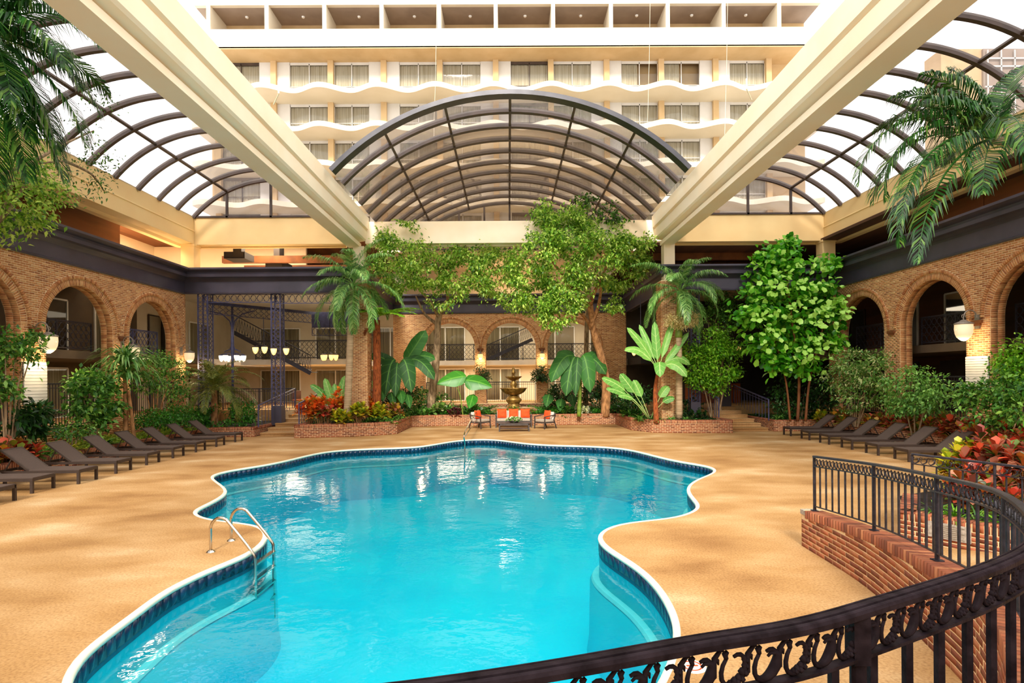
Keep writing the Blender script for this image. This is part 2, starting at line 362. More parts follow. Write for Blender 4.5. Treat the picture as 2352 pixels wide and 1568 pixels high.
class MB:
    def __init__(s): s.v = []; s.f = []
    def add(s, vs, fs):
        n = len(s.v); s.v += [tuple(p) for p in vs]; s.f += [tuple(n + i for i in f) for f in fs]; return s
    def box(s, x0, y0, z0, x1, y1, z1):
        return s.add([(x0,y0,z0),(x1,y0,z0),(x1,y1,z0),(x0,y1,z0),(x0,y0,z1),(x1,y0,z1),(x1,y1,z1),(x0,y1,z1)],
                     [(0,3,2,1),(4,5,6,7),(0,1,5,4),(1,2,6,5),(2,3,7,6),(3,0,4,7)])
    def bar(s, a, b, w, h=None, up=(0, 0, 1)):
        a = Vector(a); b = Vector(b); d = (b - a).normalized(); h = h or w
        u = Vector(up)
        if abs(d.dot(u)) > .98: u = Vector((0, 1, 0))
        r = d.cross(u).normalized(); t = r.cross(d)
        q = [a + r*sx*w/2 + t*sz*h/2 for sx, sz in ((-1,-1),(1,-1),(1,1),(-1,1))] + [b + r*sx*w/2 + t*sz*h/2 for sx, sz in ((-1,-1),(1,-1),(1,1),(-1,1))]
        return s.add(q, [(0,1,2,3),(7,6,5,4),(0,4,5,1),(1,5,6,2),(2,6,7,3),(3,7,4,0)])
    def tube(s, pts, r, n=8, cap=True):
        pts = [Vector(p) for p in pts]; N = len(pts)
        rr = r if isinstance(r, (list, tuple)) else [r] * N
        vs = []; prev = None
        for i, p in enumerate(pts):
            d = (pts[min(i + 1, N - 1)] - pts[max(i - 1, 0)])
            d = d.normalized() if d.length > 1e-9 else Vector((0, 0, 1))
            if prev is None:
                a = d.orthogonal().normalized()
            else:
                a = (prev - d * prev.dot(d))
                a = a.normalized() if a.length > 1e-6 else d.orthogonal().normalized()
            prev = a; b = d.cross(a)
            for k in range(n):
                t = 2 * PI * k / n
                vs.append(p + (a * math.cos(t) + b * math.sin(t)) * rr[i])
        fs = []
        for i in range(N - 1):
            for k in range(n):
                k2 = (k + 1) % n
                fs.append((i*n + k, i*n + k2, (i+1)*n + k2, (i+1)*n + k))
        if cap: fs += [tuple(range(n))[::-1], tuple((N-1)*n + k for k in range(n))]
        return s.add(vs, fs)
    def lathe(s, prof, n=24, c=(0, 0, 0), wob=None):
        vs = []
        for (r, z) in prof:
            for k in range(n):
                t = 2 * PI * k / n
                q = r if wob is None else r * (1 + wob(t, r, z))
                vs.append((c[0] + q * math.cos(t), c[1] + q * math.sin(t), c[2] + z))
        fs = [(i*n + k, i*n + (k+1) % n, (i+1)*n + (k+1) % n, (i+1)*n + k) for i in range(len(prof) - 1) for k in range(n)]
        return s.add(vs, fs)
    def prism(s, poly, f0, f1):
        """poly in 2D, f0/f1 map (a,b) to world on the two faces"""
        n = len(poly); vs = [f0(a, b) for a, b in poly] + [f1(a, b) for a, b in poly]
        fs = [tuple(range(n)), tuple(range(2*n - 1, n - 1, -1))] + [(i, n + i, n + (i+1) % n, (i+1) % n) for i in range(n)]
        return s.add(vs, fs)
    def sweep(s, path, prof, closed=False):
        """prof (offset to the right of travel, z) along a polyline path, mitred"""
        P = [Vector(p) for p in path]; N = len(P); vs = []
        for i in range(N):
            a = P[(i - 1) % N] if (closed or i > 0) else P[i]
            b = P[(i + 1) % N] if (closed or i < N - 1) else P[i]
            d1 = (P[i] - a); d2 = (b - P[i]); d1.z = d2.z = 0
            if d1.length < 1e-6: d1 = d2
            if d2.length < 1e-6: d2 = d1
            d1.normalize(); d2.normalize()
            n1 = Vector((d1.y, -d1.x, 0)); n2 = Vector((d2.y, -d2.x, 0)); nn = (n1 + n2)
            nn = nn / max(.3, nn.dot(n1)) if nn.length > 1e-6 else n1
            for (o, z) in prof: vs.append(P[i] + nn * o + Vector((0, 0, z)))
        k = len(prof); fs = []
        for i in range(N if closed else N - 1):
            j = (i + 1) % N
            for q in range(k - 1): fs.append((i*k + q, i*k + q + 1, j*k + q + 1, j*k + q))
        return s.add(vs, fs)
    def build(s, name, mt, parent=None, world=False, smooth=False, **kw):
        me = bpy.data.meshes.new(name); me.from_pydata(s.v, [], s.f)
        if smooth: me.polygons.foreach_set('use_smooth', [True] * len(me.polygons))
        me.update()
        return link(name, me, mt, parent, world, **kw)

def np_mesh(name, V, F, mt, tone=None):
    """V (n,3), F (m,k) arrays"""
    me = bpy.data.meshes.new(name); k = F.shape[1]; m_ = len(F)
    me.vertices.add(len(V)); me.vertices.foreach_set('co', np.ascontiguousarray(V, dtype=np.float32).ravel())
    me.loops.add(m_ * k); me.loops.foreach_set('vertex_index', np.ascontiguousarray(F, dtype=np.int32).ravel())
    me.polygons.add(m_); me.polygons.foreach_set('loop_start', np.arange(0, m_ * k, k, dtype=np.int32))
    me.update(calc_edges=True); me.validate()
    if tone is not None:
        a = me.attributes.new('tone', 'FLOAT', 'POINT'); a.data.foreach_set('value', np.ascontiguousarray(tone, dtype=np.float32))
    me.materials.append(MT[mt] if isinstance(mt, str) else mt)
    return me

SX = np.array([-1, 1, 1, -1, -1, 1, 1, -1.]); SV = np.array([-1, -1, 1, 1, -1, -1, 1, 1.]); SN = np.array([1, 1, 1, 1, -1, -1, -1, -1.])
BF = np.array([(0,1,2,3),(0,4,5,1),(1,5,6,2),(2,6,7,3),(3,7,4,0)])
UNITB = {}
def brick_set(parent, bricks, mt, nmax=300, name='brick', full=(.198, .054), world=True, cams=(0, 0, 2.5), stuffname=None, vis=None):
    """bricks: list of (c, u, v, n, hu, hv, hn). The nearest whole ones become objects, the rest one mesh."""
    if not bricks: return
    C = np.array([b[0] for b in bricks], float)
    d = np.linalg.norm(C - np.array(cams), axis=1)
    whole = np.array([abs(b[4] * 2 - full[0]) < 1e-3 and abs(b[5] * 2 - full[1]) < 1e-3 for b in bricks])
    inv = np.ones(len(C), bool)
    yy = np.maximum(C[:, 1], .01)
    px = 1176 + FPX * (C[:, 0] / yy - .006); py = HY - FPX * (C[:, 2] - CAMZ) / yy
    inv = (C[:, 1] > .5) & (px > -20) & (px < 2372) & (py > -20) & (py < 1590)
    if vis is not None: inv &= np.array([vis(b) for b in bricks])
    order = np.argsort(np.where(whole & inv, d, 1e9))
    k = min(nmax, int((whole & inv).sum()))
    single = set(order[:k].tolist())
    key = (mt, full, round(bricks[0][6], 4))
    if k and key not in UNITB:
        lst = []
        for q in range(6):
            V = np.stack([SX * full[0] / 2, SV * full[1] / 2, SN * bricks[0][6]], 1)
            lst.append(np_mesh(name, V, BF, mt, np.full(8, (q + .5) / 6)))
        UNITB[key] = lst
    inv_m = parent.matrix_basis.inverted() if (world and parent is not None) else None
    rest = []
    for i, b in enumerate(bricks):
        if i in single:
            o = bpy.data.objects.new(name, UNITB[key][random.randrange(6)]); COL.objects.link(o)
            c, u, v, n = b[:4]
            M = Matrix(((u[0], v[0], n[0], c[0]), (u[1], v[1], n[1], c[1]), (u[2], v[2], n[2], c[2]), (0, 0, 0, 1)))
            o.parent = parent
            if inv_m is not None: o.matrix_parent_inverse = inv_m
            o.matrix_basis = M
        else: rest.append(b)
    if rest:
        C = np.array([b[0] for b in rest], float); U = np.array([b[1] for b in rest], float); Vv = np.array([b[2] for b in rest], float); Nn = np.array([b[3] for b in rest], float)
        hu = np.array([b[4] for b in rest]); hv = np.array([b[5] for b in rest]); hn = np.array([b[6] for b in rest])
        P = C[:, None] + U[:, None] * (hu[:, None] * SX)[..., None] + Vv[:, None] * (hv[:, None] * SV)[..., None] + Nn[:, None] * (hn[:, None] * SN)[..., None]
        F = (np.arange(len(rest))[:, None, None] * 8 + BF[None]).reshape(-1, 4)
        tone = np.repeat(RNG.random(len(rest)), 8)
        link(stuffname or ('brickwork' if name == 'brick' else name + 's'), np_mesh('brickwork', P.reshape(-1, 3), F, mt, tone), None, parent, world, kind='stuff')

def course_bricks(O, u, n, L, z0, z1, free=None, bl=.198, bh=.054, j=.014, dep=.02, proud=.0025, soldier_top=False):
    """running-bond bricks on a vertical face; free(z) -> list of (a,b) allowed intervals"""
    out = []; O = Vector(O); u = Vector(u); n = Vector(n); up = Vector((0, 0, 1)); z = z0; k = 0
    ztop = z1 - (bl * .5 + j if soldier_top else 0)
    while z + bh <= ztop + .012:
        iv = free(z + bh / 2) if free else [(0, L)]
        s = -(bl + j) * (.5 if k % 2 else 0)
        for (a, b) in iv:
            q = s + math.floor((a - s) / (bl + j)) * (bl + j)
            while q < b:
                x0 = max(q, a); x1 = min(q + bl, b)
                if x1 - x0 > .025:
                    c = O + u * ((x0 + x1) / 2) + up * (z + bh / 2) + n * (proud - dep)
                    out.append((c, u, up, n, (x1 - x0) / 2, bh / 2, dep))
                q += bl + j
        z += bh + j; k += 1
    if soldier_top:
        h = z1 - z - .004; q = 0
        while q < L - .02:
            x1 = min(q + bh, L)
            c = O + u * ((q + x1) / 2) + up * (z + h / 2) + n * (proud * 1.6 - dep)
            out.append((c, u, up, n, (x1 - q) / 2, h / 2, dep)); q += bh + j
    return out

# ------------------------------------------------------------------ room shell
FLZ = .9                      # gallery floor above the pool deck
XW = 15.0; YB = 26.3; YC = 35.0; WT = .46
ARW = 3.12; SPR = 4.27; R0 = ARW / 2
ARCH_Y = [22.5, 18.45, 14.4, 10.35, 6.3, 2.25]

def arch_poly(a0, a1, spr, seg=20):
    c = (a0 + a1) / 2; r = (a1 - a0) / 2
    return [(a0, FLZ)] + [(c - r * math.cos(PI * i / seg), spr + r * math.sin(PI * i / seg)) for i in range(seg + 1)] + [(a1, FLZ)]

def arcade(name, O, u, n, L, arches, spr, top, mt='brick_tan', jambs=(1,), kmax=300):
    """brick wall with round arches, O origin on the floor line, u along, n facing the court"""
    O = Vector(O); u = Vector(u); n = Vector(n)
    poly = [(0, FLZ)]
    for a0 in arches:
        poly += arch_poly(a0, a0 + ARW, spr)
    poly += [(L, FLZ), (L, top), (0, top)]
    f0 = lambda a, b: O + u * a + Vector((0, 0, b)); f1 = lambda a, b: O + u * a + Vector((0, 0, b)) - n * WT
    mb = MB(); mb.prism(poly, f0, f1)
    mb.prism([(0, -.05), (L, -.05), (L, FLZ), (0, FLZ)], f0, f1)
    w = mb.build(name, 'mortar', kind='structure', label='tan brick arcade wall with tall round arches, ' + {'wall_left': 'left of the pool', 'wall_right': 'right of the pool', 'wall_back': 'behind the bronze fountain'}[name])
    RO = 1.93 if spr > 4 else 1.8
    def free(z):
        cuts = []
        for a0 in arches:
            c = a0 + ARW / 2
            if z < FLZ: continue
            if z < spr: h = ARW / 2
            else:
                dz = z - spr; rr = R0 + .345
                if dz >= rr: continue
                h = math.sqrt(rr * rr - dz * dz)
            if z < spr and z > spr - .0: h = ARW / 2
            cuts.append((c - h, c + h))
        iv = []; a = 0
        for c0, c1 in sorted(cuts):
            if c0 > a + .02: iv.append((a, c0 - .005))
            a = max(a, c1 + .005)
        if a < L: iv.append((a, L))
        return iv
    br = course_bricks(O, u, n, L, .0, top, free)
    up = Vector((0, 0, 1))
    for a0 in arches:
        c = O + u * (a0 + ARW / 2) + up * spr
        nv = int(PI * (R0 + .11) / .072)
        for i in range(nv):
            t = PI * (i + .5) / nv
            rad = (-u * math.cos(t) + up * math.sin(t)); tan = (u * math.sin(t) + up * math.cos(t))
            br.append((c + rad * (R0 + .105) + n * (.004 - .02), tan, rad, n, .0285, .105, .02))     # recessed soldier ring
            for q in range(2):                                                                     # brick lines on the intrados
                br.append((c + rad * (R0 - .002) - n * (.115 + q * .225), tan, n, -rad, .0285, .105, .012))
        nv2 = int(PI * (R0 + .28) / .072)
        for i in range(nv2):
            t = PI * (i + .5) / nv2
            rad = (-u * math.cos(t) + up * math.sin(t)); tan = (u * math.sin(t) + up * math.cos(t))
            br.append((c + rad * (R0 + .28) + n * .018, tan, rad, n, .0285, .052, .04))                # proud outer header ring
        for e in (0, 1):                                                                            # jamb courses
            x = a0 + (ARW if e else 0); z = FLZ; k = 0
            while z < spr:
                for q in range(2):
                    cc = O + u * (x + (-.002 if e else .002)) + up * (z + .0285) - n * (.115 + q * .225)
                    br.append((cc, n, up, -u if e else u, .105 if True else 0, .0285, .012))
                z += .068; k += 1
    brick_set(w, br, mt, kmax, vis=lambda b: abs(b[6] - .02) < 1e-4)
    # corbel blocks where two rings meet on a pier
    for i, a0 in enumerate(arches[:-1]):
        mid = (a0 + arches[i + 1] + ARW) / 2 if arches[i + 1] < a0 else (a0 + ARW + arches[i + 1]) / 2
        pc = O + u * mid + up * (spr - .12) + n * .03
        m2 = MB(); e = u * .2
        m2.bar(pc - e, pc + e, .1, .1, up=(0, 0, 1))
        m2.bar(pc - e * .7 - up * .09, pc + e * .7 - up * .09, .07, .08)
        m2.build('corbel', 'brick_red' if False else 'wood_mid', w)
    return w

LW = 28.4   # length of the side walls, from Y = -2
wl = arcade('wall_left', (-XW, -2, 0), (0, 1, 0), (1, 0, 0), LW, [y + 2 for y in sorted(ARCH_Y)], SPR, 6.5)
wr = arcade('wall_right', (XW, -2, 0), (0, 1, 0), (-1, 0, 0), LW, [y + 2 for y in sorted(ARCH_Y)], SPR, 6.5)
BX0 = -7.1
wb = arcade('wall_back', (BX0, YC, 0), (1, 0, 0), (0, -1, 0), 14.4, [BX0 * -1 + x - ARW / 2 for x in (-3.62, .16, 3.98)], 4.35, 6.5)

# deck with the pool cut out of it ------------------------------------------------
PXP = [(155,1568),(174,1525),(203,1494.6),(235.5,1467),(271.7,1440),(311.6,1411),(348,1382),(380.4,1359),(406,1344.4),(442,1327),(482,1308),(518,1294),(565,1276),(594,1259),(612,1241),
 (616,1228),(611,1217),(598,1208),(580,1203.6),(543.5,1198.5),(507,1195.7),(478,1191),(456.5,1185),(448,1178),(451,1171),(464,1164),(482,1156),(507,1143),(520,1134),(523.6,1125),(514.5,1116.7),(500,1107),(487.5,1098),(487,1092.5),(500,1087),(525,1080),(565,1074),(616,1067),(663,1057),(706.5,1045),(743,1037),(784,1032.6),(856.5,1029),(929,1028),(972.4,1025.4),(1008.6,1018),(1045,1011),(1092,1007),(1139,1008),(1168,1012.7),(1200.7,1018),(1255,1022),(1309,1022.5),(1363.7,1024),(1418,1027),(1454,1033),(1490.5,1043),(1527,1053),(1568,1061),(1604,1065.5),(1633,1071.5),(1643,1078),(1640.5,1085),(1622,1092),(1600.6,1099.6),(1582.5,1110.5),(1575.5,1121),(1579,1132),(1589.7,1145),(1601,1156),(1602,1165),(1593,1174),(1568,1183),(1537.6,1189),(1501,1193),(1454,1197.5),(1418,1203),(1393,1212),(1375.6,1223),(1371.7,1234),(1379,1248),(1400,1264.5),(1432.5,1282.6),(1465,1304),(1494,1330),(1519.5,1362),(1537.6,1395),(1548.5,1427.5),(1551,1453),(1547,1485),(1536,1520),(1515,1568),(1470,1640),(1390,1720),(1280,1780),(1000,1800),(600,1800),(330,1780),(200,1710),(150,1630)]
PP = [at(x, y, Z=0) for x, y in PXP]
def catmull(P, n=3, closed=True):
    out = []; N = len(P)
    rng = range(N) if closed else range(N - 1)
    for i in rng:
        p0 = P[(i-1) % N] if closed or i > 0 else P[i]; p1 = P[i]; p2 = P[(i+1) % N]; p3 = P[(i+2) % N] if closed or i + 2 < N else P[i+1]
        for k in range(n):
            t = k / n
            out.append(.5 * ((2*p1) + (p2 - p0)*t + (2*p0 - 5*p1 + 4*p2 - p3)*t*t + (3*p1 - p0 - 3*p2 + p3)*t*t*t))
    if not closed: out.append(P[-1])
    return out
def smooth_ring(P, it=2):
    for _ in range(it):
        P = [(P[i-1] + P[i]*2 + P[(i+1) % len(P)]) / 4 for i in range(len(P))]
    return P
POOL = smooth_ring(catmull(smooth_ring(PP, 1), 3), 2)
def resample(P, step):
    out = []; acc = 0; N = len(P); tgt = 0
    L = [0]
    for i in range(N): L.append(L[-1] + (P[(i+1) % N] - P[i]).length)
    tot = L[-1]; n = round(tot / step); st = tot / n; j = 0
    for k in range(n):
        s = k * st
        while L[j+1] < s: j += 1
        t = (s - L[j]) / max(1e-9, L[j+1] - L[j]); out.append(P[j].lerp(P[(j+1) % N], t))
    return out
POOL = resample(POOL, .156)
AREA = sum(POOL[i].x * POOL[(i+1) % len(POOL)].y - POOL[(i+1) % len(POOL)].x * POOL[i].y for i in range(len(POOL)))
if AREA > 0: POOL = POOL[::-1]            # clockwise: right of travel is inward
def ring_off(P, d):
    out = []
    for i in range(len(P)):
        t = (P[(i+1) % len(P)] - P[i-1]); t.z = 0; t.normalize(); out.append(P[i] + Vector((t.y, -t.x, 0)) * d)
    return out

def holed(name, outer, hole, z, mt, **k):
    bm = bmesh.new(); es = []
    for ring in (outer, hole):
        vs = [bm.verts.new((p[0], p[1], z)) for p in ring]
        es += [bm.edges.new((vs[i], vs[(i+1) % len(vs)])) for i in range(len(vs))]
    bmesh.ops.triangle_fill(bm, use_beauty=True, use_dissolve=False, edges=es)
    for f in bm.faces:
        if f.normal.z < 0: f.normal_flip()
    me = bpy.data.meshes.new(name); bm.to_mesh(me); bm.free()
    return link(name, me, mt, **k)
COPW = ring_off(POOL, -.06)
holed('floor', [(-15, -4, 0), (15, -4, 0), (15, 35, 0), (-15, 35, 0)], COPW, 0, 'deck', kind='structure', label='tan aggregate pool deck, paler around the water')

pool = thing('swimming_pool', 'freeform blue swimming pool with navy tile band and pale coping', 'pool', tuple(sum(POOL, Vector()) / len(POOL)))
MB().sweep(POOL, [(-.062, -.02), (-.06, .003), (-.03, .004), (.006, 0), (.014, -.02), (.01, -.05), (-.02, -.055)], True).build('coping', 'coping', pool, True, True)
MB().sweep(POOL, [(.0, -.05), (.0, -.26)], True).build('tile_backing', 'grout', pool, True)
WZ = -.205
basin = MB().sweep(POOL, [(-.004, -.2), (.0, -.62)], True)
basin.build('pool_wall', 'basin_wall', pool, True, True)
MB().sweep(POOL, [(.0, -.62), (.14, -.66), (.16, -1.5), (.2, -1.76)], True).build('lower_wall', 'basin', pool, True, True)
MB().sweep(POOL, [(.0, -.6), (.10, -.585), (.12, -.63), (.0, -.66)], True).build('ledge_line', 'basin_line', pool, True)
bm = bmesh.new(); vs = [bm.verts.new((p.x, p.y, -1.75)) for p in ring_off(POOL, .1)]
bmesh.ops.triangle_fill(bm, use_beauty=True, edges=[bm.edges.new((vs[i], vs[(i+1) % len(vs)])) for i in range(len(vs))])
me = bpy.data.meshes.new('pool_bottom'); bm.to_mesh(me); bm.free(); link('pool_bottom', me, 'basin', pool, True)
bm = bmesh.new(); vs = [bm.verts.new((p.x, p.y, WZ)) for p in ring_off(POOL, -.003)]
bmesh.ops.triangle_fill(bm, use_beauty=True, edges=[bm.edges.new((vs[i], vs[(i+1) % len(vs)])) for i in range(len(vs))])
for f in bm.faces:
    if f.normal.z < 0: f.normal_flip()
me = bpy.data.meshes.new('water'); bm.to_mesh(me); bm.free(); link('water', me, 'water', pool, True)
tl = []
for i in range(len(POOL)):
    a = POOL[i]; b = POOL[(i+1) % len(POOL)]; u = (b - a).normalized(); n = Vector((u.y, -u.x, 0)); L = (b - a).length
    tl.append(((a + b) / 2 + n * .0 + Vector((0, 0, -.132)), u, Vector((0, 0, 1)), n, L / 2 - .0035, .074, .006))
avgL = .0
tl = [(c, u, v, n, .0745, hv, hn) for (c, u, v, n, hu, hv, hn) in tl]
brick_set(pool, tl, 'tile', 300, name='waterline_tile', full=(.149, .148), vis=lambda b: (Vector((0, 0, 2.5)) - b[0]).dot(b[3]) > 0)

# raised gallery floors, slabs, facades -----------------------------------------------
G = 19.6; YG = 39.5
fl = MB()
fl.box(-G, -2, -.2, -XW, YG, FLZ); fl.box(XW, -2, -.2, G, YG, FLZ); fl.box(-XW, YC + .0, FLZ - .3, XW, YG, FLZ)
fl.box(-XW, 29.6, FLZ - .9, -7.1, YC, FLZ); fl.box(7.3, 29.6, FLZ - .9, XW, YC, FLZ)
fl.build('floor_gallery', 'deck', kind='structure', label='raised tan walkway around the court behind the arches')
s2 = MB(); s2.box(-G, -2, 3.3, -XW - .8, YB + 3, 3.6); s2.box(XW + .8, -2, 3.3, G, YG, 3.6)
s2.build('floor_upper_side', 'gallery_shaded', kind='structure', label='brown upper gallery slabs behind the side arches')
sl = MB()
sl.box(-G, YB + 3, 3.3, -XW - .8, YG, 3.6); sl.box(-XW - .8, 36.6, 3.3, XW + .8, YG, 3.6)
sl.box(-XW, 31.8, 3.3, -9, 36.6, 3.6)
sl.build('floor_upper_gallery', 'white', kind='structure', label='white edged upper gallery slab seen through the arches')
rf = MB()
rf.box(-G, -2, 7.3, -XW + .1, YB, 7.45); rf.box(XW - .1, -2, 7.3, G, YB, 7.45)
rf.box(-G, YB + .3, 7.3, -7.2, YG, 7.45); rf.box(7.4, YB + .3, 7.3, G, YG, 7.45); rf.box(-7.2, YC, 7.3, 7.4, YG, 7.45)
rf.build('ceiling_gallery', 'offwhite', kind='structure', label='flat ceiling over the surrounding galleries')
wf = MB(); wf.box(-17, -8, 0, 17, -7.6, 8.6);   wf.box(-G, YG, 0, G, YG + .3, 7.4)
wf.build('wall_gallery', 'offwhite', kind='structure', label='pale inner gallery wall with windows and doors')

MB().box(-G - .3, -8, 0, -G, 30, 7.4).build('wall_gallery_left', 'gallery_shaded', kind='structure', label='inner gallery wall on the left, shade put into its colour')
MB().box(-G - .3, 30, 0, -G, YG, 7.4).build('wall_gallery_corner', 'offwhite', kind='structure', label='pale inner gallery wall at the back left corner')
MB().box(G, -8, 0, G + .3, YG, 7.4).build('wall_gallery_right', 'wood_dark', kind='structure', label='inner gallery wall on the right, shade put into its dark colour')  # dark timber colour stands in for the unlit gallery's shade
# doors and windows of the inner gallery wall
def opening(nm, O, u, n, w, h, style, idx, door=False):
    """framed opening standing just proud of the gallery wall"""
    O = Vector(O); u = Vector(u); n = Vector(n); up = Vector((0, 0, 1))
    r = MB(); t = .07
    for a, b in (((0, 0), (w, 0)), ((0, h), (w, h)), ((0, 0), (0, h)), ((w, 0), (w, h)), ((w / 2, 0), (w / 2, h))):
        r.bar(O + u*a[0] + up*a[1] + n*.05, O + u*b[0] + up*b[1] + n*.05, t, t)
    root = r.build(nm, 'white' if style != 'dark' else 'rib', kind='structure', label=None)
    c = MB(); N = 22; nn = n * .03
    for half in ((0, .5), (.5, 1)):
        if style == 'open' and half[0] == .5: continue
        vs = []
        for i in range(N + 1):
            a = w * (half[0] + (half[1] - half[0]) * i / N)
            off = .022 * math.sin(i * 2.1)
            vs += [O + u*a + n*(.03 + off), O + u*a + up*h + n*(.03 + off)]
        c.add(vs, [(2*i, 2*i+2, 2*i+3, 2*i+1) for i in range(N)])
    if style != 'dark': c.build('curtain', 'curtain_in', root)
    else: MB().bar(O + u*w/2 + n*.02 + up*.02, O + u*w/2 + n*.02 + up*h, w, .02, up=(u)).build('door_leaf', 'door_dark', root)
    q = [O + n*.06, O + u*w + n*.06, O + u*w + up*h + n*.06, O + up*h + n*.06]
    MB().add(q, [(0, 1, 2, 3)]).build('pane', 'win', root)
    return root
wi = 0
for side, X in ((1, -G), (-1, G)):
    for k, y in enumerate(ARCH_Y + [26.6, 30.6, 34.5]):
        for z, h in ((FLZ, 2.15), (3.6, 2.45)):
            st = ['curtain', 'open', 'dark'][(k + (z > 2)) % 3] if side == 1 else ['dark', 'curtain'][(k + (z > 2)) % 2]
            wi += 1
            opening(f'window_{wi}', (X, y + .3, z), (0, 1, 0), (side, 0, 0), 2.4, h, st, wi)
for k in range(9):
    for z, h in ((FLZ, 2.2), (3.6, 2.4)):
        wi += 1
        opening(f'window_{wi}', (-17.2 + k * 3.82, YG, z), (1, 0, 0), (0, -1, 0), 2.7, h, ['curtain', 'curtain', 'open'][k % 3], wi)

# slate cornice round the court -----------------------------------------------------
CP = [(0, 6.46), (.07, 6.46), (.09, 6.52), (.04, 6.55), (.04, 7.02), (.1, 7.08), (.22, 7.16), (.34, 7.2), (.36, 7.32), (.28, 7.34), (.30, 7.42), (.46, 7.5), (.5, 7.52), (.5, 7.6), (.0, 7.62)]
cn = MB().sweep([(-XW, -2, 0), (-XW, YB, 0), (-7.15, YB, 0), (-7.15, YC, 0), (7.35, YC, 0), (7.35, YB, 0), (XW, YB, 0), (XW, -2, 0)], CP)
cn.build('trim_1', 'slate', kind='structure', label='slate grey moulded cornice running round the court')
bk = MB(); bk.box(-XW, YB, 6.5, -7.15, YB + .3, 7.6); bk.box(7.35, YB, 6.5, XW, YB + .3, 7.6); bk.box(-7.45, YB, 6.5, -7.15, YC, 7.6); bk.box(7.35, YB, 6.5, 7.65, YC, 7.6)
bk.build('trim_2', 'slate', kind='structure', label='slate boards behind the cornice')

# attic above the cornice --------------------------------------------------------------
AT = 8.72
ce = MB()
ce.box(14.6, -2, AT, G, YG, AT + .12);  ce.box(6.4, YB + .5, AT, 14.6, YG, AT + .12)
ce.build('ceiling_attic', 'wood_dark', kind='structure', label='dark timber soffit outside the roof beams')
ATL = 9.9
MB().box(-G, -2, ATL, -14.9, YG, ATL + .1).box(-14.9, YB + .5, ATL, -7.5, YG, ATL + .1).build('ceiling_attic_left', 'wood_mid', kind='structure', label='brown timber soffit high above the left cornice')
aw = MB(); aw.box(-G - .3, -2, 7.4, -G, YG, ATL); aw.box(-G, YG, 7.4, -7, YG + .3, ATL); aw.box(-G, 31.5, 7.46, -11.2, 31.7, ATL - .02); aw.box(-7, YG, 7.4, 6, YG + .3, AT)
aw.box(-7.2, 38.2, 7.4, 7.4, 38.5, 9.8); aw.box(-7.4, 32.7, 9.75, 7.6, 38.5, 9.87)  # last box is a roof added to shade the central cream wall
aw.build('wall_attic', 'cream', kind='structure', label='cream attic wall behind the left cornice')
aw = MB(); aw.box(G, -2, 7.4, G + .3, YG, AT); aw.box(6, YG, 7.4, G, YG + .3, AT)
aw.build('wall_attic_right', 'wood_dark', kind='structure', label='dark attic wall behind the right cornice')
for i, (x, y0, y1) in enumerate([(-16.2, -2, 23.7), (16.2, -2, 22.6)]):
    for k in range(7):
        a = y0 + (y1 - y0) * k / 7; b = y0 + (y1 - y0) * (k + 1) / 7 - .03
        MB().box(x - .06, a, 7.45, x + .06, b, ATL if i == 0 else AT).build('timber_panel', 'wood_mid', None, kind='structure', label=f'brown timber attic panel above the {"left" if i == 0 else "right"} arcade').name = 'trim_panel'
jo = MB()
for k in range(4):
    y = 28.6 + k * 2.4
    jo.box(-14.4, y, AT - .35, -7.2, y + .22, AT); jo.box(7.4, y, AT - .35, 14.4, y + .22, AT)
jo.build('trim_joists', 'wood_mid', kind='structure', label='brown joists under the attic soffit')
for (x0, y0, z0, x1, y1, z1, lb) in [(-13.6, 27.2, 8.3, -12.6, 28.2, 8.62, 'wide black loudspeaker box under the left attic soffit'), (-12.3, 28.8, 7.95, -11.4, 30, 8.5, 'taller black duct box beside the brown joist')]:
    m_ = MB().box(x0, y0, z0, x1, y1, z1); m_.box(x0 + .05, y0 - .03, z0 + .05, x1 - .05, y0, z1 - .05)
    m_.box(x0 + .3, y0 + .3, z1, x1 - .3, y1 - .3, ATL)
    m_.build('ceiling_box', 'wood_black', label=lb, cat='box')

# ------------------------------------------------------------------ roof beams and columns
XC = .13
BP = [(-.29, 8.56), (.29, 8.56), (.29, 8.74), (.13, 8.80), (.46, 8.86), (.52, 8.92), (.56, 9.3), (.5, 9.33), (.5, 9.37), (.62, 9.40), (.66, 9.92), (-.66, 9.92), (-.62, 9.40), (-.5, 9.37), (-.5, 9.33), (-.56, 9.3), (-.52, 8.92), (-.46, 8.86), (-.13, 8.80), (-.29, 8.74)]
def beam(name, x, y0, y1, lab, prof=BP):
    m = MB(); n = len(prof)
    vs = [(x + a, y0, z) for a, z in prof] + [(x + a, y1, z) for a, z in prof]
    m.add(vs, [tuple(range(n)), tuple(range(2*n - 1, n - 1, -1))] + [(i, n + i, n + (i+1) % n, (i+1) % n) for i in range(n)])
    return m.build(name, 'cream', kind='structure', label=lab)
beam('beam', -7.08, -6, YB, 'long stepped cream roof beam crossing above the left half of the pool')
beam('beam.001', 7.38, -6, YB, 'long stepped cream roof beam crossing above the right half of the pool')
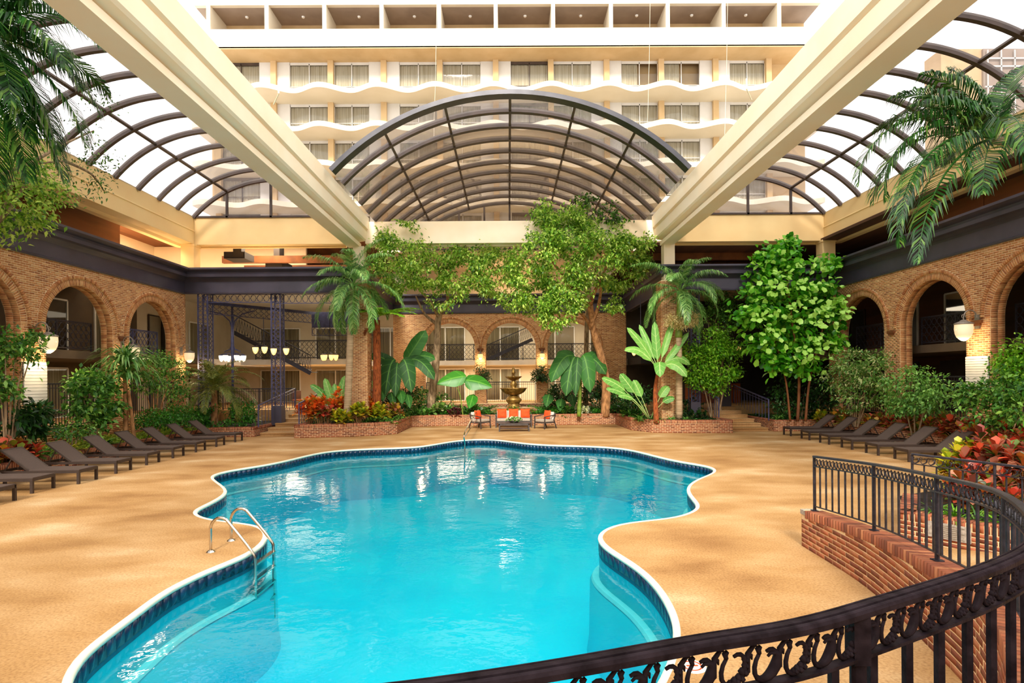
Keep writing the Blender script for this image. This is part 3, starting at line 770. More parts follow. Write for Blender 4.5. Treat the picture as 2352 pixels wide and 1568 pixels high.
# side beams, ledge line on the court face, lower boxed soffit
def sidebeam(name, x, s, lab):
    P = [(0, 8.77), (0, 9.32), (.03, 9.34), (.03, 9.37), (.0, 9.4), (-.02, 10.05), (-.6, 10.05), (-1.0, 8.77), (-1.0, 8.7), (-.62, 8.66), (-.5, 8.74)]
    beam(name, x, -6, YB + .3, lab, [(a * s, z) for a, z in P]).data.materials[0] = MT['cream_shaded']
sidebeam('beam.002', -14.5, 1, 'cream edge beam above the left arcade, coloured as out of the sun')
sidebeam('beam.003', 14.75, -1, 'cream edge beam above the right arcade, coloured as out of the sun')
for nm, x0, x1, ztop, mt, lb in (('beam.004', -14.5, -7.6, 9.98, 'cream_shaded', 'cream cross beam at the back left under the glass, coloured as out of the sun'), ('beam.005', 7.9, 14.75, 9.98, 'cream_shaded', 'cream cross beam at the back right under the glass, coloured as out of the sun'), ('beam.006', -6.6, 6.9, 9.72, 'cream', 'pale cream cross beam at the back under the central vault')):
    m_ = MB().box(x0, YB, 8.75, x1, YB + .4, ztop); m_.box(x0, YB + .4, 8.68, x1, YB + .55, 8.9)
    if nm == 'beam.006': m_.box(x0, YB + .02, ztop, x1, YB + .3, ztop + .05)
    m_.build(nm, mt, kind='structure', label=lb)
# posts under the beams
for nm, x, y, lb in (('post', -14.75, YB + .1, 'short cream post on the left back corner of the cornice'), ('post.001', 14.9, YB + .1, 'short cream post on the right back corner of the cornice')):
    m_ = MB().box(x - .3, y - .25, 7.55, x + .3, y + .3, 8.76); m_.box(x - .34, y - .29, 8.66, x + .34, y + .34, 8.75); m_.build('column_' + nm, 'cream_shaded', kind='structure', label=lb)
def brick_column(x, y, w, z0, z1, label, side):
    r = MB().box(x - w/2 + .01, y, z0, x + w/2 - .01, y + w, z1)
    r = r.build('column_brick', 'mortar', kind='structure', label=label)
    b = []
    b += course_bricks((x - w/2, y, 0), (1, 0, 0), (0, -1, 0), w, z0, z1)
    b += course_bricks((x + w/2, y, 0), (0, 1, 0), (1, 0, 0), w, z0, z1) + course_bricks((x - w/2, y + w, 0), (0, -1, 0), (-1, 0, 0), w, z0, z1)
    brick_set(r, b, 'brick_tan', 150, vis=lambda q: q[3].y < -.5)
    m = MB().box(x - .25, y + .02, z1, x + .25, y + .5, 8.57); m.build('column_top', 'cream', r)
brick_column(-6.85, YB - .3, .78, .0, 6.9, 'brick column rising beside the left palm trunk under the left roof beam', -1)
brick_column(7.45, YB - .3, .84, .0, 6.9, 'brick column behind the banana plant under the right roof beam', 1)

# ------------------------------------------------------------------ glass vaults
def vault(label, xc, half, z0, rise, ys, angs, ribw, gmat, front=False, endy=None, mullions=()):
    R = (half * half + rise * rise) / (2 * rise); zc = z0 + rise - R
    amax = math.asin(half / R)
    t = thing('glass_vault', label, 'glass roof', (xc, ys[0], z0))
    pt = lambda a, y, r=R: Vector((xc + r * math.sin(a), y, zc + r * math.cos(a)))
    SEG = 36
    for i, y in enumerate(ys):
        wdt = ribw * (2.0 if (front and i == 0) else 1)
        vs = []
        for k in range(SEG + 1):
            a = -amax + 2 * amax * k / SEG
            for (dr, dy) in ((-.13, -wdt/2), (.03, -wdt/2), (.03, wdt/2), (-.13, wdt/2)): vs.append(pt(a, y + dy, R + dr))
        fs = []
        for k in range(SEG):
            for q in range(4): fs.append((k*4 + q, k*4 + (q+1) % 4, (k+1)*4 + (q+1) % 4, (k+1)*4 + q))
        fs += [(0, 1, 2, 3), tuple(SEG*4 + q for q in (3, 2, 1, 0))]
        MB().add(vs, fs).build('rib', 'rib_dark' if (front and i == 0) else 'rib', t, True)
    A = [-amax] + list(angs) + [amax]
    for a in angs:
        p0 = pt(a, ys[0], R - .05); p1 = pt(a, ys[-1], R - .05)
        MB().bar(p0, p1, .09, .1, up=(math.sin(a), 0, math.cos(a))).build('purlin', 'rib', t, True)
    for i in range(len(ys) - 1):
        for k in range(len(A) - 1):
            vs = []; n = 6
            for q in range(n + 1):
                a = A[k] + (A[k+1] - A[k]) * q / n
                vs += [pt(a, ys[i] + .02, R - .03), pt(a, ys[i+1] - .02, R - .03)]
            jig = random.uniform(-.01, .01)
            vs = [v + Vector((0, 0, jig)) for v in vs]
            MB().add(vs, [(2*q, 2*q+1, 2*q+3, 2*q+2) for q in range(n)]).build('pane', 'pane' if (front and i < 2) else gmat, t, True, True)
    if endy is not None:     # glazed end wall with mullions
        mb = MB(); xs = sorted(mullions)
        for x in xs: 
            zt = zc + math.sqrt(max(0, R*R - (x - xc)**2)); MB().bar((x, endy, z0 - .05), (x, endy, zt - .05), .1, .08).build('mullion', 'rib', t, True)
        MB().bar((xc - half, endy, z0), (xc + half, endy, z0), .08, .08).build('sill_bar', 'rib', t, True)
        X = [xc - half] + xs + [xc + half]
        for i in range(len(X) - 1):
            n = 6; vs = []
            for q in range(n + 1):
                x = X[i] + (X[i+1] - X[i]) * q / n
                vs += [(x, endy + .02, z0), (x, endy + .02, zc + math.sqrt(max(0, R*R - (x - xc)**2)) - .04)]
            MB().add(vs, [(2*q, 2*q+2, 2*q+3, 2*q+1) for q in range(n)]).build('pane', gmat, t, True)
    return t
R0c = (6.35 ** 2 + 2.7 ** 2) / 5.4
vault('broad bronze framed glass barrel vault standing in front of the hotel facade', XC, 6.35, 9.85, 2.72, [20.05 + 1.25 * i for i in range(11)], [math.radians(v) for v in (-31, -15.5, 0, 15.5, 31)], .2, 'pane_mid', True, 32.5, [XC - 4.3, XC - 2.9, XC - 1.45, XC, XC + 1.45, XC + 2.9, XC + 4.3])
sy = [26.25 - 1.31 * i for i in range(21)][::-1]
vault('narrower glass barrel vault over the left side of the court', -10.75, 3.8, 10.02, 1.75, sy, [math.radians(v) for v in (-26.5, -3, 24)], .13, 'pane', False, 26.27, [-12.97, -10.94, -8.8])
vault('narrower glass barrel vault over the right side of the court', 11.0, 3.8, 10.02, 1.75, sy, [math.radians(v) for v in (-24, 3, 26.5)], .13, 'pane', False, 26.27, [13.2, 11.2, 9.1])

# ------------------------------------------------------------------ hotel tower behind
YT = 41.4; PX_ = 1300 / YT
tower = thing('hotel_tower', 'cream hotel tower with scalloped balconies rising behind the glass vault', 'building', (0, YT, 0))
m_ = MB(); m_.box(-21.8, YT + .6, 8.9, 22.2, YT + 8, 40); m_.build('rear_wall', 'tower_tan', tower, True)
colx = [(x - 1168) / PX_ for x in (637, 767, 888, 1016, 1144, 1270, 1398, 1523, 1648, 1770)]
pitch = (colx[-1] - colx[0]) / 9
cols = [colx[0] - pitch * k for k in (2, 1)] + colx + [colx[-1] + pitch * k for k in (1, 2)]
cols = [cols[0] - pitch * 1] + cols if cols[0] > -24 else cols
cols = sorted(c for c in cols if -21.9 < c < 22.3)
FL = [22.55 - 2.67 * k for k in range(6)]
for x in cols:
    MB().box(x - .2, YT - .25, 9, x + .2, YT + .3, 25.6).build('pier', 'tower_tan', tower, True)
def scallop(x): return YT - 2.0 - .42 * math.cos(2 * PI * (x - cols[3]) / pitch)
for z in FL:
    n = 220; xs = [-21.8 + 44 * i / n for i in range(n + 1)]
    lo = MB(); vs = []
    for x in xs:
        y = scallop(x); vs += [(x, y, z + .0), (x, y, z + .36), (x, y + .12, z + .36), (x, y + .12, z + .26), (x, YT + .5, z + .26), (x, YT + .5, z)]
    lo.add(vs, [(i*6 + q, i*6 + (q+1) % 6, (i+1)*6 + (q+1) % 6, (i+1)*6 + q) for i in range(n) for q in range(6)])
    lo.build('balcony_slab', 'tower', tower, True)
k_ = 0
for fi, z in enumerate(FL):
    for i in range(len(cols) - 1):
        a = cols[i] + .2; b = cols[i+1] - .2; left = (i % 2 == 0)
        # white panel beside the pier shared by a pair of rooms, glazing in the rest
        p0, p1, w0, w1 = (b - .9, b, a, b - .9) if (i % 2 == 0) else (a, a + .9, a + .9, b)
        zt = z + 2.67 if fi else 25.6
        MB().box(p0, YT, z + .26, p1, YT + .2, zt).build('white_panel', 'tower_white', tower, True)
        fr = MB()
        for q in (w0, (w0 + w1) / 2, w1): fr.box(q - .03, YT + .05, z + .26, q + .03, YT + .12, zt - .1)
        fr.box(w0, YT + .05, zt - .2, w1, YT + .12, zt); fr.box(w0, YT + .05, z + 1.25, w1, YT + .1, z + 1.29)
        fo = fr.build('window', 'tower_white' if k_ % 5 else 'rib', tower, True)
        MB().add([(w0, YT + .06, z + .26), (w1, YT + .06, z + .26), (w1, YT + .06, zt), (w0, YT + .06, zt)], [(0, 1, 2, 3)]).build('pane', 'win', fo)
        c = MB(); N = 26; vs = []; hi = w1
        if (i, fi) in ((7, 0), (8, 0)): hi = w0 + (w1 - w0) * .45
        for q in range(N + 1):
            x = w0 + (hi - w0) * q / N; vs += [(x, YT + .2 + .03 * math.sin(q * 2.3), z + .26), (x, YT + .2 + .03 * math.sin(q * 2.3), zt)]
        c.add(vs, [(2*q, 2*q+2, 2*q+3, 2*q+1) for q in range(N)]).build('curtain', 'curtain', fo)
        k_ += 1
YF = 39.7
so = MB(); so.box(-21.8, YF, 25.6, 22.2, YT + .6, 25.75); so.build('soffit', 'tower_tan', tower, True)
z1 = 26.98; z2 = 28.66
fa = MB(); fa.box(-21.8, YF, 25.66, 22.2, YF + .3, z1); fa.box(-21.8, YF, z2, 22.2, YF + .3, 33); fa.build('parapet', 'tower', tower, True)
ox = [(x - 1168) / (1300 / YF) for x in (487, 620, 752, 883, 1015, 1145, 1277, 1410, 1541, 1670, 1798)]
ox = [x for x in [ox[0] - 4.0] + ox + [ox[-1] + 4.0] if -21.9 < x < 22.3]
for x in ox: MB().box(x - .14, YF, z1, x + .14, YF + 2.4, z2).build('fin_wall', 'tower', tower, True)
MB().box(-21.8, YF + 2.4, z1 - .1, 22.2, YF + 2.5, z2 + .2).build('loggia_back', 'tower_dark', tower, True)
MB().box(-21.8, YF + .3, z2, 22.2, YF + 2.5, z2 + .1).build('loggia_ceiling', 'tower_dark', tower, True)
for x in ox[:-1]:
    MB().box(x + .5, YF + 2.3, z1, x + 3.4, YF + 2.38, z1 + .55).build('loggia_door', 'door_dark', tower, True)
    MB().lathe([(0, -.1), (.1, -.08), (.12, 0), (0, 0)], 10, (x + 2.1, YF + 1.3, z2)).build('loggia_lamp', 'white', tower, True)
# thin cables hanging in front of the tower, and two pale roof poles by the vault
for (x, ya, lb) in ((1004, 40, 'thin pale cable hanging before the tower left of its middle'), (1494, 60, 'long thin pale cable hanging before the tower right of its middle'), (1672, 100, 'thin pale cable hanging beside the right roof beam')):
    a = at(x, -40, Y=38.3); b = at(x - 8, 330, Y=38.3)
    MB().tube([a, (a + b) / 2 + Vector((.03, 0, 0)), b], .012, 6).build('cable', 'tower', label=lb, cat='cable')
for (x0, y0, y1, Y_, lb) in ((823, 436, 496, 24.2, 'thin white pole standing on the left roof beam'), (1529, 430, 490, 24.2, 'thin white pole standing on the right roof beam'), (640, 215, 262, 14.0, 'short white pole at the upper edge of the left roof beam'), (1715, 205, 245, 14.0, 'short white pole at the upper edge of the right roof beam')):
    a = at(x0, y1, Y=Y_); b = at(x0, y0, Y=Y_); a.z = 9.85
    m_ = MB().tube([a, b], .022, 6); m_.tube([b, b + Vector((.25 if x0 > 1000 else -.25, .3, -.12))], .014, 5); m_.build('roof_pole', 'cream', label=lb, cat='pole')
# neighbouring block seen through the right vault
nb = thing('neighbour_building', 'beige neighbouring block with balcony railings beyond the right glass roof', 'building', (44, 52, 0))
MB().box(38.6, 50, 9, 47.5, 52, 31.3).build('block', 'tower_tan', nb, True)
MB().box(42.2, 49.8, 24.8, 47.6, 50, 31.2).build('recess', 'tower_dark', nb, True)
for i in range(5): MB().box(42.4 + i * 1.2, 49.6, 25, 42.5 + i * 1.2, 49.7, 31).build('scaffold_post', 'tower_white', nb, True)
for z in (25.2, 27, 27.7, 29.5, 30.2): MB().box(42.2, 49.6, z, 47.6, 49.7, z + .12).build('rail', 'tower_white', nb, True)

# ------------------------------------------------------------------ planters, steps
def wallpath(pts, z0, z1, th, mt, nmax, label, side=1, face_side=1, soldier=True, bothends=True, kind='structure', ztops=None):
    """planter wall along a ground polyline; bricks on the side facing right of travel and a rowlock top"""
    r = MB().sweep(pts, [(0, z0), (0, z1 - .02), (-th, z1 - .02), (-th, z0)]).build('wall_planter', 'mortar_red', kind=kind, label=label)
    br = []
    for i in range(len(pts) - 1):
        a = Vector(pts[i]); b = Vector(pts[i+1]); u = (b - a); L = u.length; u.normalize(); n = Vector((u.y, -u.x, 0))
        br += course_bricks(a, u, n, L, z0, z1 - .0, soldier_top=soldier, proud=.003)
        q = 0
        while q < L:     # rowlock bricks on top
            c = a + u * (q + .0285) - n * (th / 2) + Vector((0, 0, z1 - .012))
            br.append((c, u, -n, Vector((0, 0, 1)), .0285, th / 2 + .006, .016)); q += .068
    for e, (a, b) in enumerate(((pts[0], pts[1]), (pts[-1], pts[-2]))):
        a = Vector(a); b = Vector(b); d = (a - b).normalized(); sgn = 1 if e == 0 else -1
        nr = Vector((d.y, -d.x, 0)) * sgn
        if e == 0: o = a - Vector((-d.y, d.x, 0)) * 0 ; o = a + Vector((d.y, -d.x, 0)) * 0
        inner = (Vector((-( (Vector(pts[1])-Vector(pts[0])).normalized() ).y, ((Vector(pts[1])-Vector(pts[0])).normalized()).x, 0))) if e == 0 else (Vector((-( (Vector(pts[-1])-Vector(pts[-2])).normalized() ).y, ((Vector(pts[-1])-Vector(pts[-2])).normalized()).x, 0)))
        br += course_bricks(a, inner, d, th, z0, z1 - .02, proud=.008)
    brick_set(r, br, mt, nmax, vis=lambda q: (Vector((0, 0, 2.5)) - Vector(q[0])).dot(Vector(q[3])) > 0)
    return r
def g(px, py): p = at(px, py, Z=0); return (p.x, p.y, 0)
pw = [g(x, y) for x, y in ((676, 1005.5), (780, 1003), (860, 1000), (912, 996), (945, 980), (1000, 977.5), (1180, 976.5), (1310, 975), (1414, 973.5), (1448, 987), (1500, 993), (1600, 994), (1683, 993.5))]
cback = 29.3
wallpath([(pw[0][0] + .0, cback, 0)] + pw + [(pw[-1][0], cback, 0)], 0, .56, .22, 'brick_red', 300, 'low curving brick planter wall in front of the fountain and palms')
lb_ = [g(440, 1002)] + [g(584, 1002.5)]
lx = -12.75
wallpath([(lx, 3, 0), (lx, lb_[1][1] - .1, 0), (lx + .01, lb_[1][1], 0), lb_[1], (lb_[1][0], cback, 0)], 0, .42, .2, 'brick_red', 300, 'low brick planter edge behind the left row of loungers')
rc = g(1778, 990)
wallpath([(rc[0], cback, 0), rc, (13.9, rc[1], 0), (13.95, rc[1] - .1, 0), (13.95, 9.5, 0)], 0, .5, .2, 'brick_red', 300, 'low brick planter edge behind the right row of loungers')
so_ = MB()
soil = []
def soilpoly(name, pts, z, label):
    me = bpy.data.meshes.new(name); me.from_pydata([(p[0], p[1], z) for p in pts], [], [tuple(range(len(pts)))]); 
    link(name, me, 'soil', kind='stuff', label=label, cat='soil')
soilpoly('soil', [(p[0], p[1] + .12) for p in pw] + [(pw[-1][0] - .1, YC), (pw[0][0] + .1, YC)], .44, 'dark soil bed behind the central planter wall')
soilpoly('soil', [(-XW, -2), (lx - .1, -2), (lx - .1, lb_[1][1] + .15), (lb_[1][0] - .1, lb_[1][1] + .15), (lb_[1][0] - .1, 29.6), (-XW, 29.6)], .33, 'dark soil bed under the left arcade')
soilpoly('soil', [(XW, -2), (XW, 29.6), (rc[0] + .1, 29.6), (rc[0] + .1, rc[1] + .15), (14.05, rc[1] + .15), (14.05, -2)], .4, 'dark soil bed under the right arcade')
MB().box(-7.1, YC - .9, 0, 7.3, YC - .02, FLZ).build('ledge_back', 'mortar_red', kind='structure', label='low raised brick ledge at the foot of the back arches')
brl = course_bricks((-7.1, YC - .9, 0), (1, 0, 0), (0, -1, 0), 14.4, .44, FLZ); brick_set(bpy.data.objects['ledge_back'], brl, 'brick_red', 200)

# steps: wide aggregate treads rising to the gallery on both sides
def steps(name, xs0, xs1, y0, y1, n, label):
    t = thing(name, label, 'steps', ((xs0[0] + xs0[1]) / 2, y0, 0))
    for i in range(n):
        a = y0 + (y1 - y0) * i / n; b = y0 + (y1 - y0) * (i + 1) / n; z = FLZ * (i + 1) / n
        f = i / n; x0 = xs0[0] + (xs1[0] - xs0[0]) * f; x1 = xs0[1] + (xs1[1] - xs0[1]) * f
        m = MB().box(x0, a, 0, x1, y1 + .05, z - .03); m.box(x0, a - .03, z - .05, x1, b, z)
        m.build('step', 'deck', t, True)
steps('stone_steps', (lb_[1][0] + .22, pw[0][0] - .02), (lb_[1][0] + .22, pw[0][0] - .02), lb_[1][1] + .1, 29.6, 6, 'broad tan steps between the left planters leading up to the gallery')
steps('stone_steps', (pw[-1][0] + .02, rc[0] - .22), (pw[-1][0] + .02, rc[0] - .22), rc[1] + .1, 29.6, 6, 'broad tan steps by the wooden bar at the back right')

# ------------------------------------------------------------------ iron railings with scroll band
def scroll_mesh(w, h, kind, r, detail=8):
    """one cast scroll: an open ring ending in curls, with a leaf body and a linking stem"""
    m = MB(); rx = w * .37; rz = h * .40; sh = .28
    q = lambda a, k=1.0: Vector((rx * k * math.cos(a) + sh * rz * k * math.sin(a), 0, rz * k * math.sin(a) - h * .04))
    pts = [q(math.radians(145 + 325 * i / 14), 1 if i < 9 else 1 - .34 * ((i - 8) / 6)) for i in range(15)]
    m.tube(pts, [r * (.75 + .5 * math.sin(PI * i / 14)) for i in range(15)], detail)
    m.tube([pts[0], pts[0] + Vector((-rx * .12, 0, rz * .25)), pts[0] + Vector((rx * .12, 0, rz * .42))], [r, r * 1.3, r * .8], detail)      # curled bud
    m.tube([q(math.radians(-60)), q(math.radians(-20)) + Vector((rx * .35, 0, 0)), Vector((rx * 1.15, 0, rz * .55)), Vector((rx * 1.7, 0, rz * 1.02)), Vector((rx * 2.05, 0, rz * .85))], [r * .7, r, r * 1.1, r * .9, r * .5], detail)
    m.tube([Vector((rx * 1.15, 0, rz * .55)), Vector((rx * 1.45, 0, rz * .45)), Vector((rx * 1.5, 0, rz * .2))], [r * .9, r * .8, r * .4], detail)
    if kind:   # fruit cluster on the lower right of the ring
        for i in range(6):
            c = q(math.radians(-95 + 24 * i), .86 - .03 * (i % 2)); s = r * (1.7 if i in (1, 2, 3) else 1.3)
            m.tube([c + Vector((0, 0, s)), c, c + Vector((0, 0, -s))], [s * .35, s, s * .35], detail)
            m.tube([c + Vector((s * .7, -s * .7, s * .6)), c + Vector((s * .7, -s * .7, -s * .1)), c + Vector((s * .7, -s * .7, -s * .8))], [s * .3, s * .75, s * .3], detail)
    else:      # acanthus leaf swelling along the right side and hooking inward
        P_ = [q(math.radians(-130 + 22 * i), .92 if i < 8 else .92 - .2 * (i - 7)) for i in range(11)]
        m.tube(P_, [r * (.6 + 1.6 * math.sin(PI * min(1, i / 9.5)) ** 1.3) for i in range(11)], detail)
        m.tube([P_[5], P_[5] + Vector((rx * .3, 0, rz * .05))], [r * 1.2, r * .3], 5)
    return m

def railing(label, path, hgt, band, posts, nbal, mt, hw, detail=6, bal_r=.009, post_r=.022, scroll_r=.006, loweroff=.06, foot=None, near=False, scroll_w=.115, balw=None):
    """path: points of the handrail top; posts: path parameters (indices into dense path)"""
    P = path
    L = [0]
    for i in range(1, len(P)): L.append(L[-1] + (P[i] - P[i-1]).length)
    tot = L[-1]
    def pt(s):
        s = min(max(s, 0), tot); j = 0
        while j < len(L) - 2 and L[j+1] < s: j += 1
        return P[j].lerp(P[j+1], (s - L[j]) / max(1e-9, L[j+1] - L[j]))
    def tg(s):
        d = pt(s + .03) - pt(s - .03); d.normalize(); return d
    t = thing('iron_railing', label, 'railing', (P[0].x, P[0].y, P[0].z - hgt))
    prof = [(-hw/2, -.03), (-hw/2, -.012), (-hw*.42, -.002), (-hw*.34, .001), (-hw*.27, .001), (-hw*.24, -.007), (-hw*.19, -.007), (-hw*.15, .003), (0, .004), (hw*.15, .003), (hw*.19, -.007), (hw*.24, -.007), (hw*.27, .001), (hw*.34, .001), (hw*.42, -.002), (hw/2, -.012), (hw/2, -.03), (hw*.2, -.036), (-hw*.2, -.036), (-hw/2, -.03)]
    if not near: prof = [(-hw/2, -.03), (-hw/2, -.006), (-hw*.3, 0), (hw*.3, 0), (hw/2, -.006), (hw/2, -.03), (-hw/2, -.03)]
    dense = [pt(tot * i / 60) for i in range(61)]
    def capped(pr, nm):
        m = MB().sweep(dense, pr); k = len(pr) - 1
        m.f.append(tuple(range(k))); m.f.append(tuple(60 * len(pr) + q for q in range(k))[::-1])
        return m.build(nm, mt, t, True)
    capped(prof, 'handrail')
    zb = -.036 - band
    b2 = [(-.014, zb - .012), (-.014, zb), (.014, zb), (.014, zb - .012), (-.014, zb - .012)]
    capped([(a * 1.3, z) for a, z in b2], 'band_rail')
    zl = -hgt + loweroff
    capped([(-.012, zl - .012), (-.012, zl), (.012, zl), (.012, zl - .012), (-.012, zl - .012)], 'bottom_rail')
    for s in posts:
        p = pt(s); m = MB()
        m.tube([p + Vector((0, 0, -.03)), p + Vector((0, 0, -hgt))], post_r, 10)
        if near: m.box(p.x - post_r*1.1, p.y - post_r*1.1, p.z - .04 - band - .02, p.x + post_r*1.1, p.y + post_r*1.1, p.z - .03)
        m.box(p.x - post_r*1.9, p.y - post_r*1.9, p.z - hgt, p.x + post_r*1.9, p.y + post_r*1.9, p.z - hgt + .012)
        m.build('post', mt, t, True)
    sp = balw or .155
    n = int(tot / sp)
    for i in range(n + 1):
        s = tot * i / n
        if any(abs(s - q) < .05 for q in posts): continue
        p = pt(s); a = p + Vector((0, 0, zb - .01)); b = p + Vector((0, 0, zl - .005))
        MB().bar(a, b, bal_r * 2, bal_r * 2, up=(1, 0, 0)).build('baluster', mt, t, True)
    ms = [scroll_mesh(scroll_w, band, k, scroll_r, detail) for k in (0, 1)]
    mes = []
    for k in (0, 1):
        me = bpy.data.meshes.new('scroll'); me.from_pydata(ms[k].v, [], ms[k].f); me.polygons.foreach_set('use_smooth', [True] * len(me.polygons)); me.materials.append(MT[mt]); mes.append(me)
    n = int(tot / scroll_w); inv = t.matrix_basis.inverted()
    for i in range(n):
        s = (i + .5) * tot / n
        if any(abs(s - q) < .03 for q in posts): continue
        d = tg(s); u = Vector((d.x, d.y, d.z)); yv = Vector((0, 0, 1)).cross(u).normalized(); zv = u.cross(yv)
        c = pt(s) + Vector((0, 0, -.036 - band / 2))
        o = bpy.data.objects.new('scroll', mes[i % 2]); COL.objects.link(o); o.parent = t; o.matrix_parent_inverse = inv
        f = 1 if u.dot(rt) > 0 else -1
        o.matrix_basis = Matrix(((u.x * f, yv.x * f, zv.x, c.x), (u.y * f, yv.y * f, zv.y, c.y), (u.z * f, yv.z * f, zv.z, c.z), (0, 0, 0, 1)))
    return t

CR = [Vector(p) for p in [(4.39, 8.12, 1.34), (4.31, 6.67, 1.45), (3.98, 5.25, 1.56), (3.56, 4.05, 1.64), (2.55, 2.74, 1.69), (1.2, 1.95, 1.70), (.53, 1.71, 1.70), (-.3, 1.47, 1.70), (-1.6, 1.25, 1.70)]]
curve = catmull(CR, 14, closed=False)
iA = 3 * 14 + 7
far_ = curve[:4 * 14 + 1]; near_ = curve[4 * 14:]
def seglen(P): return sum((P[i+1] - P[i]).length for i in range(len(P) - 1))
def s_at(P, i): return seglen(P[:i + 1])
railing('slate iron balustrade with scroll band climbing the curved brick ramp wall', far_, .80, .115, [0, s_at(far_, 14), s_at(far_, 28), s_at(far_, 42), seglen(far_)], 0, 'iron', .055, 5, .009, .021, .005, .075, scroll_w=.085)
railing('black iron balustrade nearest the camera with broad ridged handrail and cast scrolls', near_, .86, .135, [.02, s_at(near_, 14) + .0], 0, 'iron_near', .072, 8, .013, .026, .0075, .1, near=True, scroll_w=.118, balw=.205)
# curved brick ramp wall under it
base = [Vector((p.x, p.y, 0)) for p in curve]
wtop = [p.z - .80 for p in curve]
rw = MB(); TH = .24
def off(P, i, d):
    a = P[max(i-1, 0)]; b = P[min(i+1, len(P)-1)]; t = (b - a); t.z = 0; t.normalize(); return P[i] + Vector((-t.y, t.x, 0)) * d
# outer face is toward the pool: right of travel is +x side at start, so the pool side is left of -travel
def sidev(i):
    a = base[max(i-1, 0)]; b = base[min(i+1, len(base)-1)]; t = (b - a); t.normalize(); return Vector((t.y, -t.x, 0))  # points to -x/+y = pool side
vs = []
for i, p in enumerate(base):
    n = sidev(i)
    if i == 0: ext = (base[0] - base[1]).normalized() * .14
    else: ext = Vector((0, 0, 0))
    o = p + n * TH / 2 + ext; q = p - n * TH / 2 + ext
    zt = wtop[i] - .006
    vs += [(o.x, o.y, 0), (o.x, o.y, zt), (q.x, q.y, zt), (q.x, q.y, 0)]
nn_ = len(base)
fs = [(i*4 + q, i*4 + q + 1, (i+1)*4 + q + 1, (i+1)*4 + q) for i in range(nn_ - 1) for q in range(3)] + [(0, 3, 2, 1)]
rwo = MB().add(vs, fs).build('wall_ramp', 'mortar_red', kind='structure', label='curved red brick ramp wall carrying the iron balustrades')
br = []
Ls = [0]
for i in range(1, nn_): Ls.append(Ls[-1] + (base[i] - base[i-1]).length)
def bpt(s):
    j = 0
    if s < 0: return base[0] + (base[0] - base[1]).normalized() * (-s), 0, wtop[0]
    while j < nn_ - 2 and Ls[j+1] < s: j += 1
    f = (s - Ls[j]) / max(1e-9, Ls[j+1] - Ls[j]); return base[j].lerp(base[j+1], f), j, wtop[j] + (wtop[j+1] - wtop[j]) * f
k = 0; z = .0; smax = Ls[-1]
while z < 1.0:
    s = -.14 - (.1055 if k % 2 else 0)
    while s < smax:
        a, b = max(s, -.14), min(s + .198, smax)
        if b - a > .04:
            p, j, zt = bpt((a + b) / 2)
            zlim = zt - .11
            if z + .054 <= zlim + .03:
                n = sidev(max(j, 1)); u = Vector((-n.y, n.x, 0)); h = .027
                br.append((p + n * (TH / 2 + .003 - .02) + Vector((0, 0, z + h)), u, Vector((0, 0, 1)), n, (b - a) / 2, h, .02))
                br.append((p - n * (TH / 2 + .003 - .02) + Vector((0, 0, z + h)), -u, Vector((0, 0, 1)), -n, (b - a) / 2, h, .02))
        s += .211
    z += .068; k += 1
s = .0
while s < smax:     # rowlock cap
    p, j, zt = bpt(s); n = sidev(max(j, 1)); u = Vector((-n.y, n.x, 0))
    br.append((p + Vector((0, 0, zt - .055)), u, n, n.cross(u) * -1 if (n.cross(u)).z < 0 else n.cross(u), .0265, TH / 2 + .008, .055)); s += .068
n = (base[0] - base[1]).normalized(); sd_ = sidev(0)
zz = 0; k = 0
while zz + .057 < wtop[0] - .05:
    for (o_, w_) in ((-.063, .06), (.063, .06)):
        br.append((base[0] + n * (.14 + .01 - .02) + sd_ * o_ + Vector((0, 0, zz + .0285)), sd_, Vector((0, 0, 1)), n, w_ - .006, .0285, .02))
    zz += .068; k += 1
brick_set(rwo, br, 'brick_red', 300, vis=lambda q: (Vector((0, 0, 2.5)) - Vector(q[0])).dot(Vector(q[3])) > 0)
e0 = base[0] + n * .07
MB().box(e0.x - .13, e0.y - .07, wtop[0] - .07, e0.x + .13, e0.y + .09, wtop[0] - .005).build('wall_cap', 'plaque', rwo)

# ramp floor between the wall and the side planter, and the landing the camera stands over
rm = MB(); pv = [(p.x + .1, p.y, min(.84, max(.02, (8.3 - p.y) * .14))) for p in curve[:4 * 14 + 1]]
vs = []
for (x, y, z) in pv: vs += [(x, y, z), (6.7 - max(0, (8.1 - y)) * .0 + .3, y, z)]
rm.add(vs, [(2*i, 2*i+2, 2*i+3, 2*i+1) for i in range(len(pv) - 1)])
rm.box(-4, -4, .5, 7, 1.2, .84)
rm.build('ramp_floor', 'deck', kind='structure', label='tan ramp rising behind the curved brick wall')

